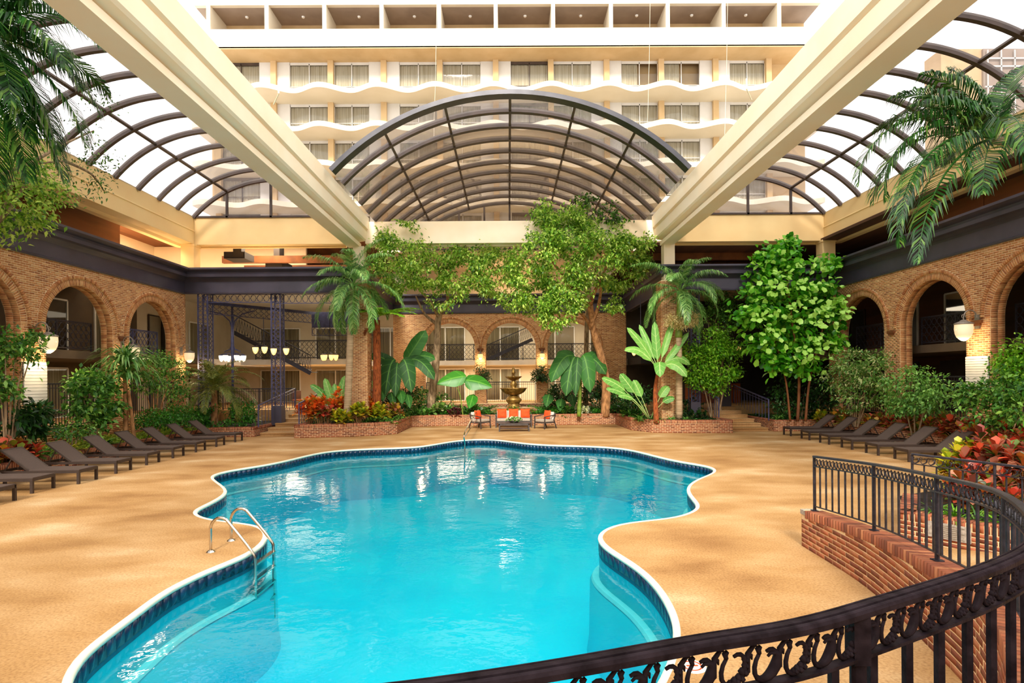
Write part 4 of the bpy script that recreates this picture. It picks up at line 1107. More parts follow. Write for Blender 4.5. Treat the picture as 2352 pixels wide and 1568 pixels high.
# planter with plaque and its own railing
def gz(px, py, z): p = at(px, py, Z=z); return Vector((p.x, p.y, 0))
A = gz(2066, 1231, .08); Bp = Vector((7.35, 6.2, 0)); A2 = Vector((A.x + .9, A.y + 1.2, 0))
wallpath([tuple(A2), tuple(A), tuple(Bp)][::1] if False else [tuple(A2), tuple(A), tuple(Bp)], 0, .47, .2, 'brick_red', 250, 'red brick planter wall with a grey plaque beside the ramp')
u = (Bp - A).normalized(); nr = Vector((u.y, -u.x, 0))
if nr.y > 0: nr = -nr
PLA, PLU, PLN = A.copy(), u.copy(), nr.copy()
pc = A + u * .62 + Vector((0, 0, .28))
pl = MB().add([pc - u*.25 + nr*.02 - Vector((0, 0, .11)), pc + u*.25 + nr*.02 - Vector((0, 0, .11)), pc + u*.25 + nr*.02 + Vector((0, 0, .11)), pc - u*.25 + nr*.02 + Vector((0, 0, .11)), pc - u*.25 + nr*.0 - Vector((0, 0, .11)), pc + u*.25 - Vector((0, 0, .11)), pc + u*.25 + Vector((0, 0, .11)), pc - u*.25 + Vector((0, 0, .11))],
    [(0,1,2,3),(0,4,5,1),(1,5,6,2),(2,6,7,3),(3,7,4,0)]).build('wall_plaque', 'plaque', label='small grey plaque with worn lines of lettering on the brick planter', cat='plaque')
for i in range(7):
    z = .08 - i * .027; ww = .2 - .04 * (i % 3)
    MB().bar(pc + nr*.024 + Vector((0, 0, z)) - u*ww, pc + nr*.024 + Vector((0, 0, z)) + u*(ww * .9), .004, .008).build('lettering', 'zinc', pl)
soilpoly('soil', [(A.x + .1, A.y), (A2.x, A2.y + .1), (A2.x + 3, A2.y + 1.5), (12, 9), (12, 4), (Bp.x + .3, Bp.y), (Bp.x + .1, Bp.y + .2)], .4, 'dark soil bed behind the plaque planter')
r2a = at(2095, 1040, Z=1.3); r2b = at(2352, 1070, Z=1.3); d2 = (r2b - r2a)
r2 = [r2a + d2 * (i / 10) * 1.6 for i in range(11)]
railing('slate iron balustrade with looser scrolls behind the plaque planter', r2, .88, .12, [0, (at(2275, 1063, Z=1.3) - r2a).length, d2.length * 1.5], 0, 'iron', .05, 5, .008, .018, .0045, .12, scroll_w=.11, balw=.17)

# ------------------------------------------------------------------ pool ladders
def ladder():
    a0 = at(484, 1267, Z=0); b0 = at(531, 1241, Z=0); a1 = at(571, 1274, Z=-.02); b1 = at(614, 1246, Z=-.02)
    t = thing('pool_ladder', 'polished steel pool ladder curving over the left edge', 'ladder', tuple(a0))
    for p, q in ((a0, a1), (b0, b1)):
        d = (q - p); d.z = 0; Lh = d.length; d.normalize(); H = .50
        pts = [p, p + Vector((0, 0, H * .62))]
        for i in range(1, 7):
            a = PI / 2 * i / 6; pts.append(p + d * (.16 * (1 - math.cos(a))) + Vector((0, 0, H * .62 + .19 * math.sin(a))))
        top = pts[-1]
        for i in range(1, 4):
            a = math.radians(16) * i; pts.append(top + d * (.16 * math.sin(a)) + Vector((0, 0, -.16 * (1 - math.cos(a)))))
        e = q + d * .10 ; pts += [q + d * .04 + Vector((0, 0, .06)), e + Vector((0, 0, -.1)), e + Vector((0, 0, -.5)), e + Vector((0, 0, -1.15))]
        sm = catmull(pts, 4, closed=False)
        MB().tube(sm, .021, 12).build('rail', 'chrome', t, True, True)
        MB().lathe([(0, .03), (.03, .028), (.05, .015), (.062, 0)], 16, tuple(p)).build('flange', 'chrome', t, True, True)
    d = (a1 - a0); d.z = 0; d.normalize(); 
    for k in range(4):
        z = -.13 - k * .22
        m = MB(); m.bar(a1 + d * .10 + Vector((0, 0, z)), b1 + d * .10 + Vector((0, 0, z)), .08, .025); m.build('tread', 'chrome', t, True)
ladder()
def grabrail():
    p = at(1098, 978, Z=0); q = at(1098, 1026, Z=0)
    t = thing('pool_handrail', 'tall steel handrail standing in the shallow far end of the pool', 'handrail', tuple(p))
    for dx in (-.02,):
        pts = [p, p + Vector((0, 0, .62)), p + Vector((0, -.08, .78)), p + Vector((0, -.25, .84)), Vector((p.x, q.y + .3, .55)), Vector((p.x, q.y, .1)), Vector((p.x, q.y, -.6))]
        MB().tube(catmull(pts, 5, closed=False), .024, 10).build('rail', 'chrome', t, True, True)
    MB().tube([p + Vector((.0, 0, .45)), Vector((p.x, q.y + .4, .38))], .016, 8).build('mid_rail', 'chrome', t, True, True)
    MB().lathe([(0, .03), (.04, .028), (.062, 0)], 14, tuple(p)).build('flange', 'chrome', t, True, True)
grabrail()

# ------------------------------------------------------------------ sun loungers
def lounger():
    t = thing('sun_lounger', 'x', 'sun lounger', group='brown sun loungers in the row left of the pool')
    # origin at the foot end centre, body runs toward -x
    w = .62; z = .345
    f = MB()
    for sy_ in (-1, 1): f.box(-2.0, sy_*w/2 - .025, z - .075, 0, sy_*w/2 + .025, z - .01)
    f.box(-.05, -w/2, z - .075, 0, w/2, z - .01); f.box(-2.0, -w/2, z - .075, -1.95, w/2, z - .01); f.box(-1.25, -w/2, z - .07, -1.2, w/2, z - .02)
    f.build('frame', 'lounger', t)
    s = MB().box(-1.2, -w/2 + .0, z - .012, -.01, w/2, z + .008); s.build('seat', 'sling', t)
    a = math.radians(38); c, s_ = math.cos(a), math.sin(a); L = .82; o = Vector((-1.2, 0, z))
    f0 = lambda q, r: o + Vector((-q * c - r * s_ * 0, 0, q * s_)) + Vector((-s_ * r * -1 * 0, 0, 0))
    b = MB()
    e = Vector((-c, 0, s_)); nn = Vector((s_, 0, c)); yv = Vector((0, 1, 0))
    def pbox(q0, q1, y0, y1, n0, n1):
        vs = [o + e*q + yv*y + nn*n for q, y, n in ((q0,y0,n0),(q1,y0,n0),(q1,y1,n0),(q0,y1,n0),(q0,y0,n1),(q1,y0,n1),(q1,y1,n1),(q0,y1,n1))]
        return vs, [(0,3,2,1),(4,5,6,7),(0,1,5,4),(1,2,6,5),(2,3,7,6),(3,0,4,7)]
    b.add(*pbox(0, L, -w/2, w/2, -.01, .008)); bk_ = b.build('backrest', 'sling', t)
    g2 = MB(); g2.add(*pbox(0, L, -w/2 - .005, -w/2 + .035, -.03, .012)); g2.add(*pbox(0, L, w/2 - .035, w/2 + .005, -.03, .012)); g2.add(*pbox(L - .04, L, -w/2, w/2, -.03, .012)); g2.build('backrest_frame', 'lounger', t)
    for x in (-.03, -1.75):
        for sy_ in (-1, 1): MB().box(x - .03, sy_*w/2 - .025, 0, x + .03, sy_*w/2 + .025, z - .07).build('leg', 'lounger', t)
    p = MB(); q = o + e * .55 - nn * .03
    for sy_ in (-.2, .2): p.bar((q.x, sy_, q.z), (-1.85, sy_, z - .05), .025)
    p.build('support', 'lounger', t)
    return t
lo0 = lounger(); first = True
pos = ['nearest the camera, only its foot legs in view', 'second from the camera, its back cut off by the frame', 'third from the camera, beside the red croton', 'fourth from the camera in the left row', 'fifth from the camera, in the middle of the left row', 'fourth from the far end of the left row', 'third from the far end of the left row', 'second from the far end of the left row', 'at the far end of the left row next to the steps']
nearp = [(-28, 1165), (72.5, 1133), (179.4, 1111.4), (265.5, 1087.5), (335.8, 1068), (396.4, 1052.2), (449.3, 1038.5), (496.3, 1026), (539.6, 1015.2)]
for i, (px, py) in enumerate(nearp):
    p = at(px, py, Z=0)
    loc = (p.x + .03, p.y + .31, 0); rz = math.radians(2)
    lab = 'brown sling sun lounger ' + pos[i]
    if first: lo0.location = loc; lo0.rotation_euler = (0, 0, rz); lo0['label'] = lab; first = False
    else: dup(lo0, loc, rz, lab)
posr = ['nearest the camera in the right row', 'second from the camera in the right row', 'third from the camera in the right row', 'fourth from the camera in the right row', 'second from the far end of the right row', 'at the far end of the right row']
for i, (px, py) in enumerate([(2088.7, 1060.7), (2018, 1046), (1958, 1032.6), (1905, 1020.8), (1859.8, 1010.8), (1817, 1001.5)]):
    p = at(px, py, Z=0)
    dup(lo0, (p.x - .03, p.y + .31, 0), PI + math.radians(-2), 'brown sling sun lounger ' + posr[i], 'brown sun loungers in the row right of the pool')

# ------------------------------------------------------------------ seating group
def pillow(loc, rx, rz, label, s=.46, group='orange pillows on the lounge seats'):
    n = 8; vs = []; fs = []
    for sg in (1, -1):
        for i in range(n + 1):
            for j in range(n + 1):
                a = i / n * 2 - 1; b = j / n * 2 - 1
                t = .075 * (max(0, (1 - a**4)) * max(0, (1 - b**4))) ** .5
                k = 1 - .06 * (1 - abs(a)**2) * (abs(b)**3) - .06 * (1 - abs(b)**2) * abs(a)**3 * 0
                vs.append((a * s / 2 * k, sg * t, b * s / 2 * k))
    N = (n + 1) ** 2
    for sg in (0, 1):
        for i in range(n):
            for j in range(n):
                q = (i*(n+1) + j, (i+1)*(n+1) + j, (i+1)*(n+1) + j + 1, i*(n+1) + j + 1); q = tuple(v + sg * N for v in q); fs.append(q if sg == 0 else q[::-1])
    o = MB().add(vs, fs).build('throw_pillow', 'orange', smooth=True, label=label, cat='pillow', group=group)
    o.location = loc; o.rotation_euler = (rx, 0, rz); return o
def soft(x0, y0, z0, x1, y1, z1, name, mt, t, r=.03):
    bm = bmesh.new(); bmesh.ops.create_cube(bm, size=1)
    for v in bm.verts: v.co = Vector((x0 + (v.co.x + .5) * (x1 - x0), y0 + (v.co.y + .5) * (y1 - y0), z0 + (v.co.z + .5) * (z1 - z0)))
    bmesh.ops.bevel(bm, geom=bm.edges[:], offset=r, segments=3, profile=.6, affect='EDGES')
    me = bpy.data.meshes.new(name); bm.to_mesh(me); bm.free(); me.polygons.foreach_set('use_smooth', [True] * len(me.polygons)); return link(name, me, mt, t)
def armchair(loc, rz, label, pl):
    t = thing('lounge_chair', label, 'armchair', loc, rz, 'matching lounge chairs')
    w = .72
    for sx in (-1, 1):
        MB().bar((sx*w/2, -.36, .0), (sx*w/2, -.33, .6), .045).build('front_leg', 'chair_frame', t)
        MB().bar((sx*w/2, .42, .0), (sx*w/2, .26, .42), .045).build('rear_leg', 'chair_frame', t)
        MB().tube(catmull([Vector((sx*w/2, -.35, .58)), Vector((sx*w/2, .0, .62)), Vector((sx*w/2, .28, .66)), Vector((sx*w*.42, .38, .72))], 3, False), .026, 8).build('armrest', 'chair_frame', t)
        MB().bar((sx*w/2, .24, .38), (sx*w/2*.9, .4, .74), .04).build('back_post', 'chair_frame', t)
    m = MB().box(-w/2, -.34, .27, w/2, -.29, .33); m.box(-w/2, .25, .27, w/2, .3, .33); m.box(-w/2, -.34, .27, -w/2 + .04, .3, .33); m.box(w/2 - .04, -.34, .27, w/2, .3, .33); m.build('seat_frame', 'chair_frame', t)
    MB().bar((-w*.42, .39, .73), (w*.42, .39, .73), .05).build('back_rail', 'chair_frame', t)
    soft(-w/2 + .03, -.34, .33, w/2 - .03, .26, .45, 'seat_cushion', 'cushion', t); c = soft(-w/2 + .05, .22, .43, w/2 - .05, .34, .8, 'back_cushion', 'stripe', t)
    R = Matrix.Rotation(rz, 4, 'Z'); p = Vector(loc) + R @ Vector(pl[0])
    pillow(p, -.2, rz + pl[1], pl[2], .44)
pL = at(1102, 984.5, Z=0); pR = at(1253, 985, Z=0); pS = at(1180, 982, Z=0); pT = at(1181, 991, Z=0)
armchair((pL.x, pL.y + .35, 0), math.radians(52), 'dark framed lounge chair left of the sofa, turned toward the table', ((.0, .14, .66), 0, 'orange pillow on the left lounge chair'))
armchair((pR.x, pR.y + .35, 0), math.radians(-52), 'dark framed lounge chair right of the sofa, turned toward the table', ((.0, .14, .66), 0, 'orange pillow on the right lounge chair'))
t = thing('sofa', 'three seat dark framed sofa with pale cushions in front of the fountain', 'sofa', (pS.x, pS.y + .4, 0))
w = 1.76
for sx in (-1, 1):
    for y in (-.36, .36): MB().bar((sx*w/2, y, 0), (sx*w/2, y, .62), .05).build('leg', 'chair_frame', t)
    MB().box(sx*w/2 - .04, -.38, .58, sx*w/2 + .04, .4, .63).build('armrest', 'chair_frame', t)
m_ = MB().box(-w/2, -.38, .24, w/2, -.33, .32); m_.box(-w/2, .33, .24, w/2, .38, .32); m_.box(-w/2, .36, .7, w/2, .4, .75); m_.build('frame', 'chair_frame', t)
MB().box(-w/2 + .03, -.3, .24, w/2 - .03, .33, .28).build('seat_deck', 'chair_frame', t)
for i in range(3):
    x0 = -w/2 + .05 + i * (w - .1) / 3; x1 = x0 + (w - .1) / 3 - .015
    soft(x0, -.36, .32, x1, .24, .45, 'seat_cushion', 'cushion', t); soft(x0, .2, .44, x1, .34, .82, 'back_cushion', 'stripe', t)
for i, (dx, lb) in enumerate(((-.58, 'orange pillow at the left end of the sofa'), (0, 'orange pillow in the middle of the sofa'), (.58, 'orange pillow at the right end of the sofa'))):
    pillow((pS.x + dx, pS.y + .4 + .1, .68), -.2, (.05, 0, -.05)[i], lb, .46)
t = thing('coffee_table', 'low dark slatted coffee table in front of the sofa', 'table', (pT.x, pT.y + .3, 0))
for i in range(9):
    MB().box(-.72, -.3 + i * .067, .36, .72, -.3 + i * .067 + .055, .385).build('slat', 'chair_frame', t)
m_ = MB().box(-.7, -.29, .28, .7, -.25, .36); m_.box(-.7, .25, .28, .7, .29, .36); m_.box(-.7, -.29, .28, -.66, .29, .36); m_.box(.66, -.29, .28, .7, .29, .36); m_.build('apron', 'chair_frame', t)
m_ = MB().box(-.66, -.26, .12, .66, .26, .14); m_.build('shelf', 'chair_frame', t)
for sx in (-.68, .68):
    for y in (-.27, .27): MB().box(sx - .03, y - .03, 0, sx + .03, y + .03, .3).build('leg', 'chair_frame', t)
TBL = Vector((pT.x, pT.y + .3, .385))

# ------------------------------------------------------------------ fountain
FC = at(1180, 940, Y=31.6); FC.z = 0
t = thing('fountain', 'three tier aged bronze fountain with scalloped bowls behind the sofa', 'fountain', (FC.x, FC.y, 0))
sc = lambda n, a: (lambda th, r, z: a * abs(math.cos(n * th / 2)) - a / 2)
MB().lathe([(1.32, .44), (1.32, .72), (1.2, .74), (1.18, .8), (1.0, .82), (.5, .84)], 48).build('basin', 'gold', t, False, True)
MB().lathe([(.42, .82), (.4, .9), (.3, .98), (.33, 1.06), (.44, 1.2), (.44, 1.28), (.3, 1.42), (.2, 1.5), (.2, 1.55)], 24).build('lower_pedestal', 'gold', t, False, True)
MB().lathe([(.18, 1.5), (.4, 1.56), (.58, 1.68), (.68, 1.84), (.74, 1.9), (.7, 1.91), (.6, 1.84), (.3, 1.76), (.0, 1.74)], 48, wob=sc(10, .1)).build('lower_bowl', 'gold', t, False, True)
MB().lathe([(.2, 1.74), (.22, 1.84), (.15, 1.92), (.2, 2.05), (.2, 2.15), (.12, 2.26), (.11, 2.34)], 20).build('upper_pedestal', 'gold', t, False, True)
MB().lathe([(.1, 2.32), (.24, 2.36), (.38, 2.46), (.46, 2.54), (.43, 2.55), (.3, 2.48), (.0, 2.44)], 40, wob=sc(8, .12)).build('upper_bowl', 'gold', t, False, True)
MB().lathe([(.09, 2.44), (.11, 2.54), (.06, 2.62), (.1, 2.7), (.12, 2.78), (.06, 2.86), (.08, 2.95), (.05, 3.04), (.0, 3.14)], 16).build('finial', 'gold', t, False, True)

# ------------------------------------------------------------------ lamps
def wall_lamp(loc, n, size, label, group, sideoff=0):
    """acorn glass lamp on a bracket; n = wall normal"""
    t = thing('wall_lamp', label, 'wall lamp', loc, math.atan2(n[1], n[0]), group)
    s = size
    MB().box(-.02, -.07*s, -.18*s, .03, .07*s, .18*s).build('back_plate', 'zinc', t)
    pts = [Vector((.03, 0, .1*s))] + [Vector((.03 + .34*s * (1 - math.cos(a)) / 2 * 1.0, 0, .1*s + .2*s*math.sin(a))) for a in [PI*i/8 for i in range(1, 9)]]
    pts += [Vector((.36*s, 0, .02*s))]
    MB().tube(pts, .016*s, 8).build('bracket_arm', 'zinc', t)
    MB().tube([Vector((.36*s + .05*s*math.cos(a), 0, .14*s + .05*s*math.sin(a))) for a in [2*PI*i/10 - PI/2 for i in range(9)]], .009*s, 6).build('scroll', 'zinc', t)
    c = (.36*s, 0, 0)
    MB().lathe([(0, .06*s), (.05*s, .05*s), (.1*s, .01*s), (.2*s, -.03*s), (.215*s, -.06*s), (.2*s, -.07*s)], 24, c).build('cap', 'zinc', t, False, True)
    MB().lathe([(.195*s, -.065*s), (.2*s, -.18*s), (.185*s, -.3*s), (.15*s, -.39*s), (.09*s, -.45*s), (.04*s, -.485*s), (0, -.49*s)], 24, c).build('glass_shade', 'lampbig' if size > .8 else 'lampglow', t, False, True)
    l = bpy.data.lights.new('lamp_light', 'POINT'); lo = bpy.data.objects.new('lamp_light', l); COL.objects.link(lo); lo.parent = t; lo.location = (.36*s + .02, 0, -.62*s)
    l.energy = 22 * s; l.color = (1, .72, .4); l.shadow_soft_size = .1
    b = MB().lathe([(0, .05*s), (.05*s, .0), (0, -.05*s)], 10, (.36*s + .17*s, 0, -.2*s)).build('bulb', 'bulb', t, False, True)
    b.location = (-.02*s, 0, 0); b.scale = (1, 1, 1)
    return t
wall_lamp((-XW + .02, 17.97, 3.98), (1, 0), 1.25, 'large frosted acorn lamp on the left pier above the white slats', 'acorn lamps on the left arcade')
wall_lamp((-XW + .02, 22.05, 3.85), (1, 0), 1.15, 'frosted acorn lamp on the left pier behind the spiky dracaena', 'acorn lamps on the left arcade')
wall_lamp((-XW + .02, 26.0, 3.8), (1, 0), 1.05, 'glowing acorn lamp at the left arcade corner by the ironwork', 'acorn lamps on the left arcade')
wall_lamp((XW - .02, 17.97, 4.15), (-1, 0), 1.25, 'large frosted acorn lamp on the right pier above the white slats', 'acorn lamps on the right arcade')
for x, lb in ((-5.4, 'warm lamp on the back brick wall left of the three arches'), (-1.72, 'warm lamp on the brick pier left of the middle back arch'), (2.07, 'warm lamp on the brick pier right of the middle back arch')):
    wall_lamp((x, YC - .02, 3.98), (0, -1), .78, lb, 'small lamps on the back arcade')

def globes(parent, c, r, angs, mt, s=.1, arm=None):
    for a in angs:
        p = Vector(c) + Vector((math.cos(a) * r, math.sin(a) * r, 0))
        MB().tube([Vector(c) + Vector((0, 0, .12)), (Vector(c) + p) / 2 + Vector((0, 0, .2)), p + Vector((0, 0, .12))], .014, 6).build('arm', arm or 'iron_blue', parent, True)
        MB().lathe([(0, .13), (.05, .12), (s * 1.15, .08), (s * 1.2, .06)], 14, tuple(p)).build('cap', arm or 'iron_blue', parent, True, True)
        MB().lathe([(s * 1.1, .06), (s * 1.1, 0), (s * .95, -.1), (s * .55, -.21), (0, -.25)], 14, tuple(p)).build('glass_shade', mt, parent, True, True)

# ornate iron: corner columns with lattice, spandrels, chandelier post
def lattice_panel(t, x0, y0, z0, x1, y1, z1, name='lattice', mt='iron_blue', cell=.16, r=.011, frame=.03):
    """flat cast-iron lattice between two plan points, one mesh of scroll circles and frame"""
    a = Vector((x0, y0, 0)); b = Vector((x1, y1, 0)); u = (b - a); L = u.length; u.normalize(); m = MB(); Z = Vector((0, 0, 1))
    for p, q in ((a + Z*z0, b + Z*z0), (a + Z*z1, b + Z*z1), (a + Z*z0, a + Z*z1), (b + Z*z0, b + Z*z1)): m.bar(p, q, frame)
    nx = max(1, round(L / cell)); nz = max(1, round((z1 - z0) / cell)); cx = L / nx; cz = (z1 - z0) / nz
    for i in range(nx):
        for j in range(nz):
            c = a + u * (cx * (i + .5)) + Z * (z0 + cz * (j + .5)); k = 8
            pts = [c + u * (cx * .43 * math.cos(2*PI*q/k)) + Z * (cz * .43 * math.sin(2*PI*q/k)) for q in range(k + 1)]
            for q in range(k): m.bar(pts[q], pts[q+1], r * 1.6)
            m.bar(c - u * cx * .5, c + Z * cz * .5, r); m.bar(c - u * cx * .5, c - Z * cz * .5, r)
    return m.build(name, mt, t, True)
def iron_column(x, y, w, z0, z1, label):
    t = thing('iron_column', label, 'iron column', (x, y, z0))
    for dx, dy in ((-w/2, 0), (w/2, 0), (-w/2, w), (w/2, w)): MB().bar((x + dx, y + dy, z0), (x + dx, y + dy, z1), .05, up=(0, 1, 0)).build('corner_bar', 'iron_blue', t, True)
    lattice_panel(t, x - w/2, y, z0, x + w/2, y, z1, cell=.2); lattice_panel(t, x + w/2, y, z0, x + w/2, y + w, z1, cell=.2)
    MB().box(x - w/2 - .03, y - .03, z0, x + w/2 + .03, y + w + .03, z0 + .9).build('base_panel', 'slate', t, True)
    return t
xl = at(468, 800, Y=YB + .1).x; xm = at(634, 800, Y=YB + .3).x
iron_column(xl, YB + .05, .45, .3, 6.5, 'dark latticed iron column against the left arcade corner')
iron_column(xm, YB + .3, .42, .35, 6.5, 'blue grey latticed iron column beside the left steps')
iron_column(8.9, YB + .6, .4, .35, 6.5, 'dark latticed iron column behind the banana plant at the right')
tr = thing('iron_frieze', 'blue lacework iron frieze and struts under the left back cornice', 'iron frieze', (-11, YB, 6))
lattice_panel(tr, xl, YB + .2, 6.1, xm, YB + .35, 6.48, cell=.3); lattice_panel(tr, xm, YB + .35, 6.05, -7.25, YB + .35, 6.48, cell=.3)
lattice_panel(tr, xl, YB + .4, 5.6, xm, 31.5, 6.1, cell=.3, name='oblique_frieze'); lattice_panel(tr, xm, 31.5, 4.9, -7.2, 31.5, 5.35, cell=.3, name='inner_frieze')
MB().bar((xl, YB + .4, 6.12), (xm + .2, 31.4, 6.12), .1, .14).build('top_rail', 'iron_blue', tr, True)
MB().box(xm, 31.45, 5.35, -7.2, 31.6, 6.2).build('fascia_board', 'iron_blue', tr, True)
tc_ = thing('iron_post_lamp', 'slender blue iron post with brackets and white glass lamps under it', 'lamp post', tuple(at(534, 800, Y=28.2).xy) + (.0,))
px_ = at(534, 800, Y=28.2).x
MB().tube([(px_, 28.2, .4), (px_, 28.2, 3.4), (px_, 28.2, 3.9), (px_, 28.2, 6.2)], [.07, .06, .09, .05], 10).build('post', 'iron_blue', tc_, True, True)
for s in (-1, 1):
    MB().tube([(px_, 28.2, 4.9), (px_ + s*.12, 28.2, 5.4), (px_ + s*.5, 28.2, 5.75), (px_ + s*1.1, 28.2, 5.9)], .03, 6).build('bracket', 'iron_blue', tc_, True)
    MB().tube([(px_, 28.2, 4.3), (px_ + s*.12, 28.2, 4.0), (px_ + s*.4, 28.2, 3.88)], .03, 6).build('foot_scroll', 'iron_blue', tc_, True)
globes(tc_, (px_, 28.2, 3.62), .5, [PI * k / 3 + .3 for k in range(6)], 'lampwhite', .11)
for (px, py, Y_, angs, lb) in ((606, 803, YB + .0, (3.4, 5.2), 'pair of glowing lamps left of the blue iron column'), (648, 806, YB + .0, (3.6, 5.6), 'pair of glowing lamps right of the blue iron column'), (758, 820, 30.5, (3.3, 4.2, 5.2, 6.0), 'row of four glowing lamps behind the left palm'), (846, 821, 30.5, (3.6, 5.8), 'pair of glowing lamps just right of the left brick column'),
                         (1472, 808, 29.0, (3.2, 4.3, 5.6), 'cluster of amber lamps left of the right brick column'), (1502, 809, 29.0, (4.7,), 'single amber lamp behind the tall banana stem'), (1580, 814, 29.0, (4.7,), 'single amber lamp right of the right brick column'), (1696, 800, 29.5, (4.7,), 'single amber lamp at the right edge of the bright bush')):
    c = at(px, py, Y=Y_)
    t = thing('hanging_lamp', lb, 'lamp', tuple(c), group='amber glass lamps on iron arms')
    globes(t, tuple(c + Vector((0, 0, .05))), .36 if len(angs) > 1 else .01, angs, 'lampglow', .12, 'iron')
    top = 6.4 if Y_ > 27 else 5.4
    MB().tube([c + Vector((0, 0, .15)), c + Vector((0, 0, top - c.z))], .018, 6).build('hanger', 'iron', t, True)

# ------------------------------------------------------------------ gallery railings
def bar_rail(label, x0, y0, x1, y1, z, h=1.0, lace=False, mt='iron', sp=.12, group=None):
    a = Vector((x0, y0, z)); b = Vector((x1, y1, z)); u = (b - a); L = u.length; u.normalize(); Z = Vector((0, 0, 1))
    t = thing('gallery_railing', label, 'railing', (x0, y0, z), group=group)
    MB().bar(a + Z*h, b + Z*h, .05).build('handrail', mt, t, True)
    MB().bar(a + Z*.08, b + Z*.08, .03).build('bottom_rail', mt, t, True)
    if lace:
        lattice_panel(t, x0, y0, z + .1, x1, y1, z + h - .05, name='lacework', mt=mt, cell=.26, r=.012, frame=.02)
        n = max(1, round(L / 1.6))
    else:
        MB().bar(a + Z*(h - .14), b + Z*(h - .14), .025).build('band_rail', mt, t, True)
        n = max(1, round(L / 1.6)); nb = int(L / sp)
        m = MB()
        for i in range(nb + 1):
            p = a + u * (L * i / nb); m.bar(p + Z*.08, p + Z*(h - .02), .018)
        o = m.build('bars', mt, t, True, kind='stuff')
    for i in range(n + 1):
        p = a + u * (L * i / n); MB().bar(p, p + Z*(h + .02), .045).build('post', mt, t, True)
    return t
nmL = ['far left arch nearest the corner', 'second left arch beside the white slats', 'left arch cut by the frame edge']
nmR = ['right arch behind the fiddle leaf tree', 'middle right arch', 'right arch at the frame edge']
for i, y in enumerate(ARCH_Y[:3]):
    bar_rail('upstairs lacework railing in the ' + nmL[i], -XW - .9, y - .1, -XW - .9, y + ARW + .1, 3.6, 1.05, True, 'iron_blue' if i == 0 else 'iron')
    bar_rail('dark lacework railing upstairs in the ' + nmR[i], XW + .9, y - .1, XW + .9, y + ARW + .1, 3.6, 1.05, True)
    bar_rail('dark barred railing across the foot of the ' + nmL[i], -XW - .2, y + .02, -XW - .2, y + ARW - .02, FLZ, 1.5)
    bar_rail('slate barred railing across the foot of the ' + nmR[i], XW + .2, y + .02, XW + .2, y + ARW - .02, FLZ, 1.5)
bar_rail('long black upper gallery railing behind the three back arches', -7, 36.7, 7.3, 36.7, 3.6, 1.05, True)
bar_rail('barred railing across the foot of the left back arch', -5.1, YC + .2, -2.1, YC + .2, FLZ, 1.3)
bar_rail('barred railing across the foot of the middle back arch', -1.35, YC + .2, 1.65, YC + .2, FLZ, 1.3)
bar_rail('barred railing across the foot of the right back arch', 2.45, YC + .2, 5.5, YC + .2, FLZ, 1.3)
bar_rail('upper gallery railing behind the left iron columns', -14.2, 31.9, -9, 31.9, 3.6, 1.05, True)
bar_rail('ground railing behind the palm shaped like the upper one', -9.4, 30.6, -7.3, 30.6, FLZ, 1.1)
bar_rail('barred ground railing left of the steps under the upper gallery', -15, 29.8, xm - .3, 29.8, FLZ, 1.1)
# sloping stair rails
def stair_rail(label, x, y0, y1, z0, z1, h=.95):
    t = thing('stair_railing', label, 'railing', (x, y0, z0)); Z = Vector((0, 0, 1)); a = Vector((x, y0, z0)); b = Vector((x, y1, z1))
    MB().bar(a + Z*h, b + Z*h, .05).build('handrail', 'iron_blue', t, True); MB().bar(a + Z*(h - .14), b + Z*(h - .14), .02).build('band_rail', 'iron_blue', t, True)
    n = 12
    for i in range(n + 1):
        p = a.lerp(b, i / n); MB().bar(p, p + Z*h, .04 if i in (0, n) else .018).build('baluster', 'iron_blue', t, True)
ys_ = lb_[1][1] + .2
stair_rail('blue iron stair rail on the left of the left steps', lb_[1][0] + .1, ys_, 29.2, .4, FLZ + .15)
stair_rail('dark iron stair rail beside the orange crotons', pw[0][0] + .1, ys_ - .6, 28, .5, FLZ + .1)
stair_rail('thin iron stair rail on the left of the right steps', pw[-1][0] - .1, 26, 29.4, .5, FLZ + .15)
stair_rail('blue iron stair rail on the right of the right steps', rc[0] - .1, rc[1] + .3, 29.4, .45, FLZ + .15)
np_ = at(1722, 940, Z=FLZ)
m_ = MB().box(np_.x - .25, 29.3, .5, np_.x + .25, 29.8, 2.45); m_.box(np_.x - .3, 29.25, 2.45, np_.x + .3, 29.85, 2.55)
o = m_.build('newel_pier', 'slate', label='square slate newel pier at the top of the right steps', cat='pier')
MB().box(np_.x - .27, 29.27, .5, np_.x + .27, 29.83, .8).build('plinth', 'slate_lt', o)

# white slatted panels on the side piers
for s, lb in ((-1, 'white slatted panel on the left pier below the big lamp'), (1, 'white slatted panel on the right pier below the lamp')):
    y0, y1 = 17.55, 18.42; z0, z1 = (1.78, 3.1) if s < 0 else (2.0, 3.05)
    t = thing('slatted_panel', lb, 'panel', (s * XW, y0, z0))
    xa, xb = sorted((s * (XW - .03), s * (XW + .1)))
    n = 13
    for i in range(n):
        a = z0 + (z1 - z0) * i / n
        MB().box(min(s*(XW - .06), s*XW), y0, a, max(s*(XW - .06), s*XW), y1, a + (z1 - z0) / n - .012).build('slat', 'white', t, True)
    MB().box(min(s*(XW - .03), s*XW), y0, z0, max(s*(XW - .03), s*XW), y1, z1).build('backing', 'white', t, True)

